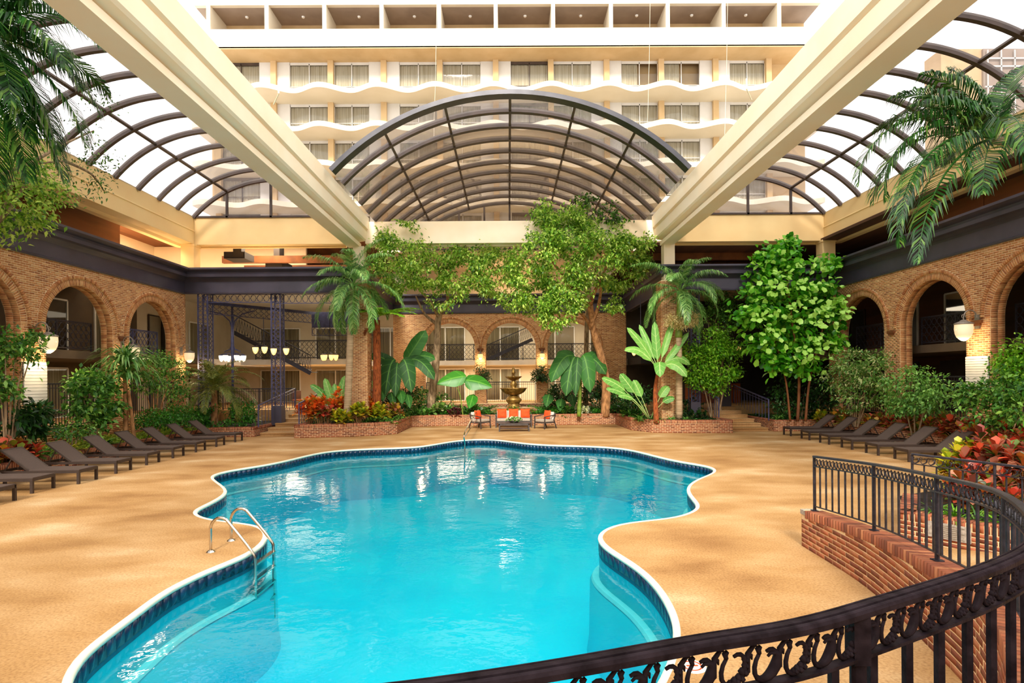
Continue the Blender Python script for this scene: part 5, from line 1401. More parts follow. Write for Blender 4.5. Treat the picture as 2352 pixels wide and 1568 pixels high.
# bar at the back right, chairs in the left gallery
bt = thing('bar_counter', 'orange brown wooden bar counter at the top of the right steps', 'bar', (11, 33, FLZ))
b0 = at(1575, 935, Y=33.2); b1 = at(1702, 935, Y=33.2)
for i in range(7):
    x = b0.x + (b1.x - b0.x) * i / 7; MB().box(x, 33.2, FLZ, x + (b1.x - b0.x) / 7 - .03, 33.3, FLZ + 1.15).build('front_panel', 'bar_wood', bt, True)
MB().box(b0.x - .1, 33.1, FLZ + 1.15, b1.x + .1, 33.9, FLZ + 1.22).build('counter_top', 'wood_black', bt, True); MB().box(b0.x, 33.3, FLZ, b1.x, 33.8, FLZ + 1.15).build('body', 'wood_black', bt, True)
MB().box(7.4, 36.4, FLZ, 19, 36.6, 7.3).build('wall_bar', 'door_dark', kind='structure', label='dark wall behind the bar at the back right')
MB().box(7.45, 31.8, 3.2, 15.8, 36.4, 3.6).build('ceiling_bar', 'wood_black', kind='structure', label='dark slab over the bar')
bar_rail('dark upper gallery railing above the bar', 7.6, 31.9, 15, 31.9, 3.6, 1.05, True)
def side_chair(loc, rz, label):
    t = thing('gallery_chair', label, 'chair', loc, rz)
    soft(-.25, -.25, .4, .25, .25, .47, 'seat', 'bar_wood', t, .02); soft(-.25, .2, .45, .25, .26, .95, 'backrest', 'wood_dark', t, .02)
    for sx in (-.22, .22):
        for y in (-.22, .22): MB().box(sx - .02, y - .02, 0, sx + .02, y + .02, .4).build('leg', 'wood_dark', t)
c = at(672, 938, Z=FLZ); side_chair((c.x, 31.4, FLZ), .6, 'dark wooden armchair in the gallery just beyond the left steps'); side_chair((c.x + 1.1, 33.2, FLZ), -1.2, 'reddish wooden chair deeper in the gallery beyond the left steps')

# spiral-like stair flights seen in the galleries
def flight(label, x0, y0, z0, x1, y1, z1, n=14, w=1.0):
    t = thing('gallery_stair', label, 'staircase', (x0, y0, z0)); a = Vector((x0, y0, z0)); b = Vector((x1, y1, z1)); d = (b - a)
    for i in range(n):
        p = a + d * ((i + .5) / n); MB().box(p.x - .16, p.y, p.z - .04, p.x + .16, p.y + w, p.z).build('tread', 'wood_black', t, True)
    m = MB(); m.bar(a, b, .05, .22); m.build('stringer', 'iron', t, True)
    u = d.copy(); Z = Vector((0, 0, 1)); m = MB(); m.bar(a + Z*.95, b + Z*.95, .05); 
    for i in range(n * 2 + 1):
        p = a + d * (i / (n * 2)); q = a + d * (min(1, (i + 1) / (n * 2)))
        m.bar(p, p + Z*.95, .016); m.bar(p + Z*.15, q + Z*.85, .014); m.bar(p + Z*.85, q + Z*.15, .014)
    m.build('lattice_balustrade', 'iron', t, True)
flight('dark iron stair flight seen through the middle back arch', -1.6, 37.6, 3.6, 1.6, 37.6, 5.0)
flight('dark iron stair flight behind the left lamp post', -14.6, 30.2, 5.0, -10.6, 30.4, 2.8)

# sign with red mark on the deck near the front balustrade
sg = at(1590, 1530, Z=0)
m_ = MB(); m_.lathe([(0, .006), (.11, .006), (.12, 0)], 24, (sg.x, sg.y, .0)); o = m_.build('deck_marker', 'white', label='small round white depth marker on the deck behind the front balustrade', cat='marker')
MB().lathe([(.07, .008), (.085, .008)], 24, (sg.x, sg.y, 0)).build('red_ring', 'orange', o)
MB().box(sg.x - .05, sg.y - .01, .007, sg.x + .05, sg.y + .01, .009).build('bar_mark', 'orange', o)

# ------------------------------------------------------------------ planting
def unit(a): return a / np.maximum(1e-9, np.linalg.norm(a, axis=-1, keepdims=True))

def leaves(name, P, D, Nr, L, Wd, mt, parent=None, fold=.12, rnd=False, droop=.15, **kw):
    """P bases, D directions, Nr normals; rhomb leaves (or rounded ones) with a fold along the midrib"""
    n = len(P); D = unit(D); S_ = unit(np.cross(D, Nr)); Nn = np.cross(S_, D)
    L = (np.ones(n) * L * RNG.uniform(.65, 1.2, n))[:, None]; Wd = (L[:, 0] * Wd)[:, None]
    dz = np.zeros((n, 3)); dz[:, 2] = -droop
    if not rnd:
        V = np.stack([P, P + D*L*.45 + S_*Wd/2 + Nn*Wd*fold, P + D*L + dz*L, P + D*L*.45 - S_*Wd/2 + Nn*Wd*fold], 1)
        F = (np.arange(n)[:, None, None] * 4 + np.array([(0, 1, 2), (0, 2, 3)])[None]).reshape(-1, 3)
    else:
        V = np.stack([P, P + D*L*.3 + S_*Wd*.38 + Nn*Wd*fold, P + D*L*.72 + S_*Wd*.55 + Nn*Wd*fold + dz*L*.5, P + D*L + dz*L, P + D*L*.72 - S_*Wd*.55 + Nn*Wd*fold + dz*L*.5, P + D*L*.3 - S_*Wd*.38 + Nn*Wd*fold, P + D*L*.6 + dz*L*.3], 1)
        F = (np.arange(n)[:, None, None] * 7 + np.array([(0, 1, 6), (1, 2, 6), (2, 3, 6), (3, 4, 6), (4, 5, 6), (5, 0, 6)])[None]).reshape(-1, 3)
    return link(name, np_mesh(name, V.reshape(-1, 3), F, mt), None, parent, world=parent is not None, **kw)

def blob_pts(blobs, dens, X=None, Y=None, per=9, clus=.16, inner=.45, clamp=None, flat=1.0, gap=-1.3):
    """clusters of points on the shells of blobs given in picture units at a stated plane"""
    Ps, Os = [], []
    for b in blobs:
        px, py, r = b[:3]
        yy = Y if len(b) < 4 else b[3]
        c = np.array(at(px, py, X=X) if (yy is None) else at(px, py, Y=yy))
        R = r * c[1] / FPX
        k = max(14, int(dens * 52 * R ** 1.6))
        d = unit(RNG.normal(size=(k, 3))); d[:, 2] = np.where(d[:, 2] < -.3, d[:, 2] * .6, d[:, 2]); d = unit(d)
        rr = R * (inner + (1 - inner) * RNG.random(k) ** .5)[:, None]
        q = c + d * rr * np.array([1, .9, flat])
        pts = np.repeat(q, per, 0) + RNG.normal(size=(k * per, 3)) * clus * np.array([1, 1, .55])
        Ps.append(pts); Os.append(np.repeat(d, per, 0))
    P = np.concatenate(Ps); O = np.concatenate(Os)
    g_ = np.sin(P[:, 0] * 4.1 + 1.3 * np.sin(P[:, 2] * 2.7)) + np.sin(P[:, 2] * 5.3 + P[:, 1]) + np.sin(P[:, 1] * 3.7 + 2 * P[:, 0])
    k = g_ > gap
    P = P[k]; O = O[k]
    if clamp is not None:
        k = clamp(P); P = P[k]; O = O[k]
    return P, O

def cloud(parent, blobs, dens, L, W_, mt, X=None, Y=None, per=9, clus=.16, rnd=False, inner=.45, name='foliage', clamp=None, flat=1.0, droop=.15, up=.9, gap=-1.3):
    P, O = blob_pts(blobs, dens, X, Y, per, clus, inner, clamp, flat, gap)
    n = len(P); D = O * .6 + RNG.normal(size=(n, 3)) * .6; D[:, 2] -= .15
    Nr = RNG.normal(size=(n, 3)) * .45 + O * .35; Nr[:, 2] += up
    return leaves(name, P, D, Nr, L, W_, mt, parent, rnd=rnd, droop=droop, kind='stuff')

def wood(parent, pts, r, mt, name='trunk', n=9):
    P = catmull([Vector(p) for p in pts], 5, closed=False); N = len(P)
    rr = [r[0] + (r[1] - r[0]) * i / (N - 1) for i in range(N)] if isinstance(r, tuple) else r
    return MB().tube(P, rr, n).build(name, mt, parent, True, True)

def plant(name, label, cat, loc, group=None):
    return thing(name, label, cat, tuple(loc), 0, group)

def tree(name, label, trunk, tr, mt, branches, blobs, dens, L, W_, lm, X=None, Y=None, per=9, clus=.16, rnd=False, cat='tree', inner=.45, zb=.4, clamp=None, gap=-1.3):
    tp = [Vector(at(p[0], p[1], X=X) if (len(p) < 3 and X is not None) else at(p[0], p[1], Y=p[2] if len(p) > 2 else Y)) for p in trunk]
    tp[0].z = zb
    t = plant(name, label, cat, tp[0])
    if mt: wood(t, tp, tr, mt)
    for b in branches:
        bp = [at(p[0], p[1], X=X) if (len(p) < 3 and X is not None) else at(p[0], p[1], Y=p[2] if len(p) > 2 else Y) for p in b]
        wood(t, bp, (tr[1] * .8, tr[1] * .25), mt, 'branch', 6)
    cloud(t, blobs, dens, L, W_, lm, X, Y, per, clus, rnd, inner, clamp=clamp, gap=gap)
    return t

def frond(parent, base, az, el, length, droop, nl, ll, lw, mt, hang=.5, flat=.5, vee=.3, name='frond', twist=0):
    """feather palm leaf: arching rachis with leaflets on both sides"""
    hang0 = hang; seg = 12; p = np.array(base, float); pts = [p.copy()]; dirs = []
    for i in range(seg):
        t = (i + .5) / seg; e = el - droop * t ** 1.25
        d = np.array([math.cos(az) * math.cos(e), math.sin(az) * math.cos(e), math.sin(e)]); dirs.append(d); p = p + d * length / seg; pts.append(p.copy())
    dirs.append(dirs[-1]); pts = np.array(pts); dirs = np.array(dirs)
    side = np.array([-math.sin(az), math.cos(az), 0.0])
    m = MB(); m.tube([Vector(q) for q in pts], [max(.004, .02 * length / 2.5 * (1 - .85 * i / seg)) for i in range(seg + 1)], 5)
    V = list(m.v); F = [f for f in m.f]
    tt = np.linspace(.14, .99, nl)
    for sgn in (-1, 1):
        for t in tt:
            t += RNG.uniform(-.006, .006); q = min(t, .999) * seg; i = int(q); f = q - i
            b = pts[i] * (1 - f) + pts[i + 1] * f; d = dirs[i]
            up = np.cross(side, d) * -1
            if up[2] < 0: up = -up
            w = ll * (math.sin(PI * min(1, (t - .02) * .93 + .1)) ** .55) * RNG.uniform(.75, 1.15); hang = hang0 * RNG.uniform(.6, 1.4)
            ld = side * sgn * (1 - .25 * t) + d * (.45 + .5 * t) + up * vee; ld[2] -= hang * .15
            ld /= np.linalg.norm(ld)
            m1 = b + ld * w * .5; e_ = ld.copy(); e_[2] -= hang * RNG.uniform(.8, 1.6); e_ /= np.linalg.norm(e_); tip = m1 + e_ * w * .55
            wd = np.cross(ld, up); wd /= max(1e-6, np.linalg.norm(wd)); wd *= lw / 2
            k = len(V); V += [tuple(b - wd * .5), tuple(b + wd * .5), tuple(m1 + wd), tuple(m1 - wd), tuple(tip)]
            F += [(k, k+1, k+2, k+3), (k+3, k+2, k+4)]
    me = bpy.data.meshes.new(name); me.from_pydata(V, [], F); me.update()
    return link(name, me, mt, parent, True)

def palm(label, trunk, tr, tmt, crown, nf, length, ll, lw, lm, els=(75, -15), droop=1.3, nl=34, hang=.6, name='palm_tree', azr=(0, 2 * PI), shaft=None, Y=None, zb=.4, vee=.3, azs=None, cat='palm tree'):
    tp = [Vector(p) for p in trunk]
    t = plant(name, label, cat, (tp[0].x, tp[0].y, zb))
    if tmt: wood(t, tp, tr, tmt, n=12)
    if shaft: wood(t, [Vector(shaft[0]), (Vector(shaft[0]) + Vector(shaft[1])) / 2, Vector(shaft[1])], (tr[1] * 1.25, tr[1] * .8), 'greenstem', 'crownshaft', 12)
    for i in range(nf):
        f = i / max(1, nf - 1)
        az = azs[i] if azs else azr[0] + ((i * 2.39996) % (2 * PI)) / (2 * PI) * (azr[1] - azr[0])
        el = math.radians(els[0] + (els[1] - els[0]) * f)
        frond(t, crown, az, el, length * RNG.uniform(.85, 1.1), droop * RNG.uniform(.85, 1.15), nl, ll, lw, lm, hang, vee=vee)
    return t

def bigleaf(parent, base, tip, width, mt, arc=.2, shape='banana', cup=.12, stem=0.0, name='leaf', face=None):
    """broad leaf from base to tip; arc lifts the middle, the blade faces up and toward the viewer"""
    b = Vector(base); t_ = Vector(tip); ax = (t_ - b); Ln = ax.length; n1 = 10; n2 = 4
    up = Vector((0, 0, 1)); V = []; F = []; U = []; Vv = []
    view = (Vector((0, 0, CAMZ)) - b).normalized() if face is None else Vector(face)
    P = lambda t: b + ax * t + up * (arc * Ln * 4 * t * (1 - t))
    for i in range(n1 + 1):
        t = i / n1; ts = stem + (1 - stem) * t; p = P(ts); d = (P(min(1, ts + .02)) - P(max(0, ts - .02))).normalized()
        s = d.cross(view * .75 + up * .5).normalized(); nn = s.cross(d)
        if shape == 'banana': w = width / 2 * min(1, (t * 5) ** .6) * (1 - max(0, (t - .55) / .45) ** 2.2) ** .5 if t > 0 else 0.01
        else: w = width / 2 * (math.sin(PI * min(1, t ** .62)) ** .7 if 0 < t < 1 else (.12 if t == 0 else .0))
        for j in range(-n2, n2 + 1):
            q = j / n2; rag = 1 + (.05 * math.sin(i * 7.3 + j) if abs(j) == n2 else 0)
            V.append(p + s * (w * q * rag) - nn * (abs(q) ** 1.5 * w * cup * 2.2) + nn * (.01 * math.sin(i * 2.4) * abs(q))); U.append(t); Vv.append(q)
    k = 2 * n2 + 1
    for i in range(n1):
        for j in range(k - 1): F.append((i*k + j, i*k + j + 1, (i+1)*k + j + 1, (i+1)*k + j))
    m = MB(); m.v = [tuple(v) for v in V]; m.f = F
    m.tube([b + (P(stem + .0) - b) * 0, P(stem * .5), P(stem + .05), P(stem + (1 - stem) * .5), P(1)], [.018, .016, .012, .007, .002], 5)
    o = m.build(name, mt, parent, True, True)
    nv = len(m.v)
    for nm, arr in (('lu', U), ('lv', Vv)):
        a = o.data.attributes.new(nm, 'FLOAT', 'POINT'); a.data.foreach_set('value', np.array(arr + [0.0] * (nv - len(arr)), dtype=np.float32))
    return o

def straps(name, label, loc, n, L, w, mt, spread=1.0, droop=.9, cat='plant', group=None, parent=None, seg=4):
    """tuft of arching strap leaves"""
    t = parent or plant(name, label, cat, loc, group)
    V = []; F = []
    for i in range(n):
        az = RNG.uniform(0, 2 * PI); e = math.radians(RNG.uniform(35, 88)) * (1 if spread < 1 else .9); ln = L * RNG.uniform(.6, 1.1)
        p = np.array(loc, float) + np.array([math.cos(az), math.sin(az), 0]) * RNG.uniform(0, .05); sd_ = np.array([-math.sin(az), math.cos(az), 0]); k = len(V)
        for q in range(seg + 1):
            f = q / seg; ww = w / 2 * (math.sin(PI * (f * .8 + .12)) if q < seg else 0.04)
            V += [tuple(p + sd_ * ww), tuple(p - sd_ * ww)]
            a = e - droop * spread * f * 1.8
            p = p + np.array([math.cos(az) * math.cos(a), math.sin(az) * math.cos(a), math.sin(a)]) * ln / seg
        F += [(k + 2*q, k + 2*q + 1, k + 2*q + 3, k + 2*q + 2) for q in range(seg)]
    me = bpy.data.meshes.new('leaves'); me.from_pydata(V, [], F); me.update()
    link('leaves', me, mt, t, True, kind='stuff'); return t

def croton(label, loc, R, H, nr, L, W_, mt, name='croton', cat='croton', group=None):
    t = plant(name, label, cat, loc, group); loc = np.array(loc, float)
    m = MB(); P = []; D = []; N_ = []
    for i in range(nr):
        a = i * 2.39996; r = R * math.sqrt((i + .5) / nr); h = H * (1 - .45 * (r / R) ** 2) * RNG.uniform(.7, 1.05)
        c = loc + np.array([math.cos(a) * r, math.sin(a) * r, h])
        m.tube([Vector(loc) + Vector((math.cos(a) * r * .3, math.sin(a) * r * .3, 0)), Vector(loc * .4 + c * .6), Vector(c)], [.014, .012, .007], 4)
        for k in range(16):
            az = k * 2.4 + i; e = math.radians(75 - 5.6 * k); P.append(c - np.array([0, 0, .012 * k])); D.append([math.cos(az) * math.cos(e), math.sin(az) * math.cos(e), math.sin(e)]); N_.append([-math.cos(az) * math.sin(e) * .8, -math.sin(az) * math.sin(e) * .8, math.cos(e) + .3])
    m.build('stems', 'bark_tan', t, True)
    leaves('foliage', np.array(P), np.array(D), np.array(N_), L, W_, mt, t, rnd=True, droop=.2, kind='stuff'); return t

def ground(name, label, x0, y0, x1, y1, z, h, dens, L, W_, mt, cat='ground cover'):
    n = int(abs((x1 - x0) * (y1 - y0)) * dens)
    P = np.stack([RNG.uniform(x0, x1, n), RNG.uniform(y0, y1, n), np.zeros(n)], 1)
    hh = h * (.55 + .45 * np.sin(P[:, 0] * 3.1 + 1) * np.sin(P[:, 1] * 2.3))
    P[:, 2] = z + hh * RNG.uniform(.3, 1, n)
    D = RNG.normal(size=(n, 3)); D[:, 2] = abs(D[:, 2]) * .3; Nr = RNG.normal(size=(n, 3)) * .4; Nr[:, 2] += 1
    return leaves(name, P, D, Nr, L, W_, mt, None, kind='stuff', label=label, cat=cat)

# --- the two ficus trees over the fountain
FB = lambda lst, y: [(a, b, r, y) for a, b, r in lst]
tree('ficus_tree', 'tall bright green ficus tree left of the fountain with pale leaning trunk',
     [(986, 940, 30.2), (998, 860, 30), (1004, 790, 29.8), (1008, 725, 29.5), (1030, 690, 29)], (.24, .13), 'bark',
     [[(1008, 728, 29.5), (985, 690, 28.5), (940, 640, 27.5)], [(1016, 715, 29.3), (1050, 680, 28.5), (1110, 620, 27.5)], [(1004, 745, 29.7), (975, 720, 29.5), (955, 680, 29)], [(1030, 690, 29), (1020, 640, 27.5), (990, 570, 26)]],
     FB([(912, 575, 34), (892, 610, 36), (945, 524, 15), (905, 545, 26), (955, 592, 40), (884, 545, 16), (925, 522, 10)], 25.7) + FB([(1005, 590, 52), (1062, 585, 48), (1100, 600, 50), (935, 635, 46), (985, 640, 50), (1045, 650, 50), (1090, 655, 42), (1135, 620, 42), (1010, 690, 28), (925, 660, 30)], 27.2) + FB([(1165, 610, 38), (1140, 660, 32), (1120, 575, 32)], 29),
     2.0, .17, .5, 'lf_ficus', per=16, clus=.16, gap=-.45)
tree('ficus_tree', 'largest bright ficus tree right of the fountain rising past the cross beam',
     [(1390, 945, 29.8), (1392, 880, 29.6), (1378, 810, 29.2), (1364, 765, 28.8), (1356, 700, 28)], (.26, .14), 'bark_tan',
     [[(1364, 765, 28.8), (1348, 735, 28.4), (1320, 705, 27.6), (1280, 660, 26.8)], [(1356, 700, 28), (1372, 655, 27), (1400, 600, 26)], [(1360, 740, 28.5), (1375, 700, 28), (1378, 650, 27), (1350, 580, 26)], [(1350, 700, 28), (1300, 640, 27), (1260, 590, 26)]],
     FB([(1290, 530, 50), (1340, 560, 58), (1250, 575, 48), (1390, 560, 52), (1425, 580, 40), (1240, 482, 22), (1310, 500, 36), (1260, 530, 40), (1262, 500, 26), (1440, 548, 30), (1475, 555, 22)], 25.6) + FB([(1215, 640, 48), (1240, 700, 46), (1290, 700, 48), (1290, 640, 56), (1340, 630, 50), (1185, 690, 34), (1270, 735, 26), (1195, 605, 36), (1320, 680, 30)], 26.6) + FB([(1440, 620, 40), (1410, 650, 32), (1460, 590, 30), (1405, 700, 20)], 27.6),
     2.2, .18, .52, 'lf_ficus', per=16, clus=.16, gap=-.6)
tree('ficus_tree', 'dark topped slender ficus behind the cross beam under the vault', [(1345, 930, 31.5), (1350, 700, 31), (1375, 520, 30)], (.16, .07), 'bark', [],
     FB([(1360, 480, 24), (1395, 488, 26), (1340, 462, 14), (1425, 496, 16)], 25.9), 2.2, .2, .5, 'lf_ficus_dark', per=9, clus=.16, gap=-.6)
# --- palms either side
def P3(px, py, Y): p = at(px, py, Y=Y); return p
palm('feathery palm in front of the left brick column with drooping green fronds', [P3(797, 965, 25.2), P3(802, 850, 25.2), P3(806, 740, 25.2), P3(810, 665, 25.2)], (.17, .12), 'palm_bark', tuple(P3(812, 655, 25.2)), 24, 2.75, .6, .034, 'lf_palm', els=(88, -40), droop=1.6, nl=52, hang=1.3, shaft=(P3(806, 745, 25.2), P3(812, 660, 25.2)), zb=.44)
pr = palm('slender palm with pale seed sprays in front of the right brick column', [P3(1560, 960, 25.3), P3(1560, 860, 25.3), P3(1559, 770, 25.3)], (.15, .13), 'palm_bark', tuple(P3(1562, 668, 25.3)), 20, 2.7, .55, .032, 'lf_palm', els=(86, -25), droop=1.8, nl=52, hang=1.4, shaft=(P3(1559, 775, 25.3), P3(1562, 665, 25.3)), zb=.44)
cloud(pr, [(1545, 738, 15, 25.1), (1585, 735, 18, 25.1), (1565, 745, 12, 24.9)], 10, .12, .25, 'lf_seed', name='seed_spray', per=10, clus=.1)
t = plant('tree_fern', 'tree fern with orange fibrous trunk and bright flat fronds', 'tree fern', (P3(866, 950, 26.6).x, 26.6, .44))
wood(t, [P3(864, 955, 26.6), P3(866, 860, 26.6), P3(865, 735, 26.6)], (.22, .16), 'fern_bark')
c = tuple(P3(866, 728, 26.6))
for az, el, ln in ((.0, 28, 2.2), (-.35, 20, 2.2), (.5, 30, 2.0), (3.3, 35, 1.5), (2.7, 30, 1.6), (-1.3, 25, 1.9), (-1.9, 20, 1.7), (4.0, 25, 1.7), (1.4, 35, 1.8), (-.7, 15, 2.0)):
    frond(t, c, az, math.radians(el), ln, .75, 38, .42, .085, 'vl_fern', hang=.25, vee=.05)
for az in (3.6, 2.9, 4.3): frond(t, tuple(P3(862, 740, 26.6)), az, math.radians(-10), 1.1, 1.2, 24, .25, .06, 'fern_bark', hang=.8, name='dry_frond')
# --- foreground fronds and hanging foliage at the upper corners
def cornerpalm(label, trunk, tr, crown, specs, ll, lw, zb):
    t = plant('palm_tree', label, 'palm tree', (trunk[0].x, trunk[0].y, zb)); wood(t, trunk, tr, 'palm_bark', n=12)
    for az, el, ln, dr in specs: frond(t, crown, az, math.radians(el), ln, dr, 60, ll, lw, 'lf_palm_dark', 1.35, vee=.3)
lc = P3(-45, 75, 12.3)
cornerpalm('dark glossy palm whose fronds hang into the upper left corner', [Vector((-13.6, 12.6, .33)), Vector((-13.6, 12.8, 4)), Vector((-13.0, 12.5, 8)), lc], (.22, .15), lc,
     [(0, 35, 3.0, 1.7), (-.3, 12, 3.1, 1.5), (.3, -5, 2.9, 1.2), (-.6, -22, 3.0, 1.0), (0, -38, 3.2, .8), (.5, -52, 3.0, .5), (-.2, -62, 3.6, .3), (-.9, 0, 2.8, 1.2), (.9, 20, 2.6, 1.2), (0, 62, 2.0, 1.2), (-.4, 45, 2.4, 1.6), (.15, -24, 3.3, 1.0), (-.05, -78, 3.4, .2), (.1, -50, 3.7, .5), (3.2, 20, 2.5, 1.2), (-1.6, 15, 2.4, 1.3), (2.2, 30, 2.4, 1.3), (.05, 5, 2.6, 1.4), (-.25, -48, 2.9, .5)], .85, .042, .33)
P_, O_ = None, None
tree('weeping_ficus', 'weeping ficus hanging light leaves into the left edge below the dark fronds', [(-70, 1040), (-62, 800), (-50, 560)], (.2, .1), 'bark', [[(-50, 560), (20, 480), (60, 420)], [(-50, 560), (0, 500), (40, 380)]],
     [(30, 470, 62), (90, 415, 48), (20, 380, 55), (60, 505, 36), (120, 460, 28), (20, 535, 26), (-20, 430, 60), (30, 310, 48)], 2.4, .15, .5, 'lf_ficus', X=-12.9, per=10, clus=.2, zb=.33)
tree('weeping_ficus', 'airy ficus spray with tiny leaves beside the dark left fronds', [(-110, 1060), (-95, 700), (-40, 420)], (.14, .06), 'bark', [[(-40, 420), (60, 380), (150, 370)], [(60, 380), (150, 330), (215, 300)], [(150, 370), (210, 400), (240, 440)]],
     [(150, 385, 44), (200, 360, 40), (215, 410, 34), (185, 300, 30), (235, 380, 22), (210, 440, 16), (230, 230, 20)], .75, .11, .45, 'lf_ficus_dark', X=-12.4, per=8, clus=.22, inner=.2, zb=.33)
rcn = P3(2285, 318, 12)
cornerpalm('dark glossy palm arching its fronds into the upper right corner', [Vector((14.5, 11.8, .4)), Vector((14.3, 11.8, 4)), Vector((13.2, 11.9, 6.6)), rcn], (.2, .11), rcn,
     [(3.14, 36, 3.9, 2.2), (3.5, 2, 4.0, 1.5), (2.95, 60, 2.5, 1.3), (2.2, 84, 2.1, .7), (.3, 80, 2.1, .8), (3.3, 42, 2.3, 1.1), (.2, 25, 2.5, 1.3), (-.3, -30, 2.6, .8), (4.2, 15, 2.6, 1.6), (3.0, 22, 3.3, 2.0), (3.45, 2, 4.3, 1.75), (5.2, 10, 2.4, 1.4), (2.6, 52, 2.5, 1.4), (3.9, -15, 2.6, 1.0), (1.4, 40, 2.2, 1.4), (1.0, 66, 2.1, .9), (3.6, -16, 4.4, 1.15), (3.2, 28, 3.6, 2.3), (2.9, 74, 2.2, 1.0)], .72, .036, .4)

# --- fiddle leaf fig
fb = [(1752, 628, 42), (1800, 600, 30), (1806, 578, 18), (1780, 670, 62), (1845, 650, 54), (1894, 618, 22), (1822, 730, 66), (1755, 752, 50), (1885, 715, 52), (1925, 690, 42), (1975, 700, 28), (1955, 750, 34), (1862, 790, 48), (1822, 822, 38), (1725, 700, 34), (1712, 722, 24), (1985, 765, 22), (1775, 800, 30), (1900, 780, 30), (1790, 838, 26), (1850, 845, 24), (1745, 790, 26), (1765, 590, 14), (1812, 556, 12), (1905, 610, 16)]
tf = plant('fiddle_leaf_fig', 'huge fiddle leaf fig with broad glossy leaves before the right arcade corner', 'tree', (P3(1830, 950, 24.8).x, 24.8, .4))
wood(tf, [P3(1832, 968, 24.9), P3(1835, 860, 24.9), P3(1822, 760, 24.9), P3(1805, 620, 24.9)], (.07, .03), 'wood_mid'); wood(tf, [P3(1850, 968, 24.9), P3(1862, 860, 24.9), P3(1900, 720, 24.9)], (.06, .03), 'wood_mid', 'branch')
wood(tf, [P3(1815, 968, 24.9), P3(1800, 850, 24.9), P3(1750, 700, 24.9)], (.05, .02), 'wood_mid', 'branch')
P, O = blob_pts(FB(fb, 24.7), 1.15, per=6, clus=.2, inner=.5, gap=-1.0)
P[:, 0] = np.where(P[:, 1] > 26, P[:, 0], P[:, 0]); k = (P[:, 0] < 14.6); P, O = P[k], O[k]
D = O * .7 + RNG.normal(size=P.shape) * .5; Nr = O * .6 + RNG.normal(size=P.shape) * .35; Nr[:, 2] += .7; Nr[:, 1] -= .35
order = np.argsort(P[:, 1]); big = order[:280]; rest = order[280:]
leaves('leaves', P[rest], D[rest], Nr[rest], .29, .72, 'lf_fiddle', tf, rnd=True, fold=.14, kind='stuff')
proto = []
for q in range(5):
    n0 = np.array([[0, 0, 0.]]); me = leaves('leaf', n0, np.array([[1., 0, 0]]), np.array([[0, 0, 1.]]), .31, .72, 'lf_fiddle', None, rnd=True, fold=.14); proto.append(me.data); bpy.data.objects.remove(me)
MT['lf_fiddle1'] = veinleaf('fiddle_leaf_single', '#3a9418', '#80d034', '#b0e468', freq=1)
for d_ in proto: d_.materials.clear(); d_.materials.append(MT['lf_fiddle1'])
inv = tf.matrix_basis.inverted()
for i in big:
    d = Vector(D[i]).normalized(); nr = Vector(Nr[i]); s = d.cross(nr).normalized(); nn = s.cross(d)
    o = bpy.data.objects.new('leaf', proto[i % 5]); COL.objects.link(o); o.parent = tf; o.matrix_parent_inverse = inv
    o.matrix_basis = Matrix(((d.x, -s.x, nn.x, P[i][0]), (d.y, -s.y, nn.y, P[i][1]), (d.z, -s.z, nn.z, P[i][2]), (0, 0, 0, 1)))

# --- bushes
def bush(name, label, blobs, dens, L, W_, mt, X=None, Y=None, stem=None, per=9, clus=.14, rnd=False, cat='bush', zb=.4, clampx=None, inner=.45):
    b = blobs[0]; c = at(b[0], b[1], X=X) if Y is None else at(b[0], b[1], Y=Y)
    t = plant(name, label, cat, (c.x, c.y, zb))
    m = MB()
    for bb in blobs:
        q = at(bb[0], bb[1], X=X) if (Y is None and len(bb) < 4) else at(bb[0], bb[1], Y=bb[3] if len(bb) > 3 else Y)
        m.tube([Vector((c.x + (q.x - c.x) * .15, c.y + (q.y - c.y) * .15, zb)), Vector((c.x * .5 + q.x * .5, c.y * .5 + q.y * .5, zb * .4 + q.z * .6)), q], [.03, .02, .008], 5)
    m.build('stems', stem or 'bark', t, True)
    cl = (lambda P: (P[:, 0] > -14.92) & (P[:, 0] < 14.95) & (P[:, 2] > zb)) 
    cloud(t, blobs, dens, L, W_, mt, X, Y, per, clus, rnd, inner, clamp=cl)
    return t
bush('bright_bush', 'bright lime green bush tree left of the right steps, amber lamp beside it', [(1640, 790, 42), (1612, 835, 40), (1664, 805, 34), (1650, 852, 42), (1602, 868, 30), (1640, 882, 28), (1682, 858, 18), (1588, 812, 24), (1690, 800, 14)], 3.6, .16, .55, 'lf_bright', Y=26.6, cat='tree')
bush('climbing_vine', 'darker vine foliage climbing above the bright bush', [(1650, 705, 30), (1662, 745, 26), (1640, 665, 24), (1672, 690, 20), (1625, 730, 22)], 3.0, .15, .5, 'lf_bush', Y=28.2, cat='vine')
bush('variegated_bush', 'cream and green flecked bush below the fiddle leaf tree', [(1962, 838, 40), (1928, 872, 34), (2000, 862, 38), (1975, 905, 40), (2015, 832, 26), (1945, 835, 28), (2010, 905, 30), (1950, 930, 28)], 3.4, .15, .4, 'lf_var', X=13.9)
bush('rounded_bush', 'rounded pale green bush in front of the middle right arch', [(2100, 882, 42), (2062, 898, 32), (2146, 888, 30), (2100, 925, 40), (2070, 935, 28), (2140, 925, 26)], 3.8, .14, .5, 'lf_pale', X=13.7)
bush('broad_bush', 'broad leafy green bush reaching the right frame edge below the white slats', [(2300, 895, 50), (2248, 915, 42), (2350, 880, 50), (2335, 945, 48), (2270, 955, 36), (2215, 905, 26), (2365, 930, 50)], 3.4, .15, .5, 'lf_bush', X=13.4)
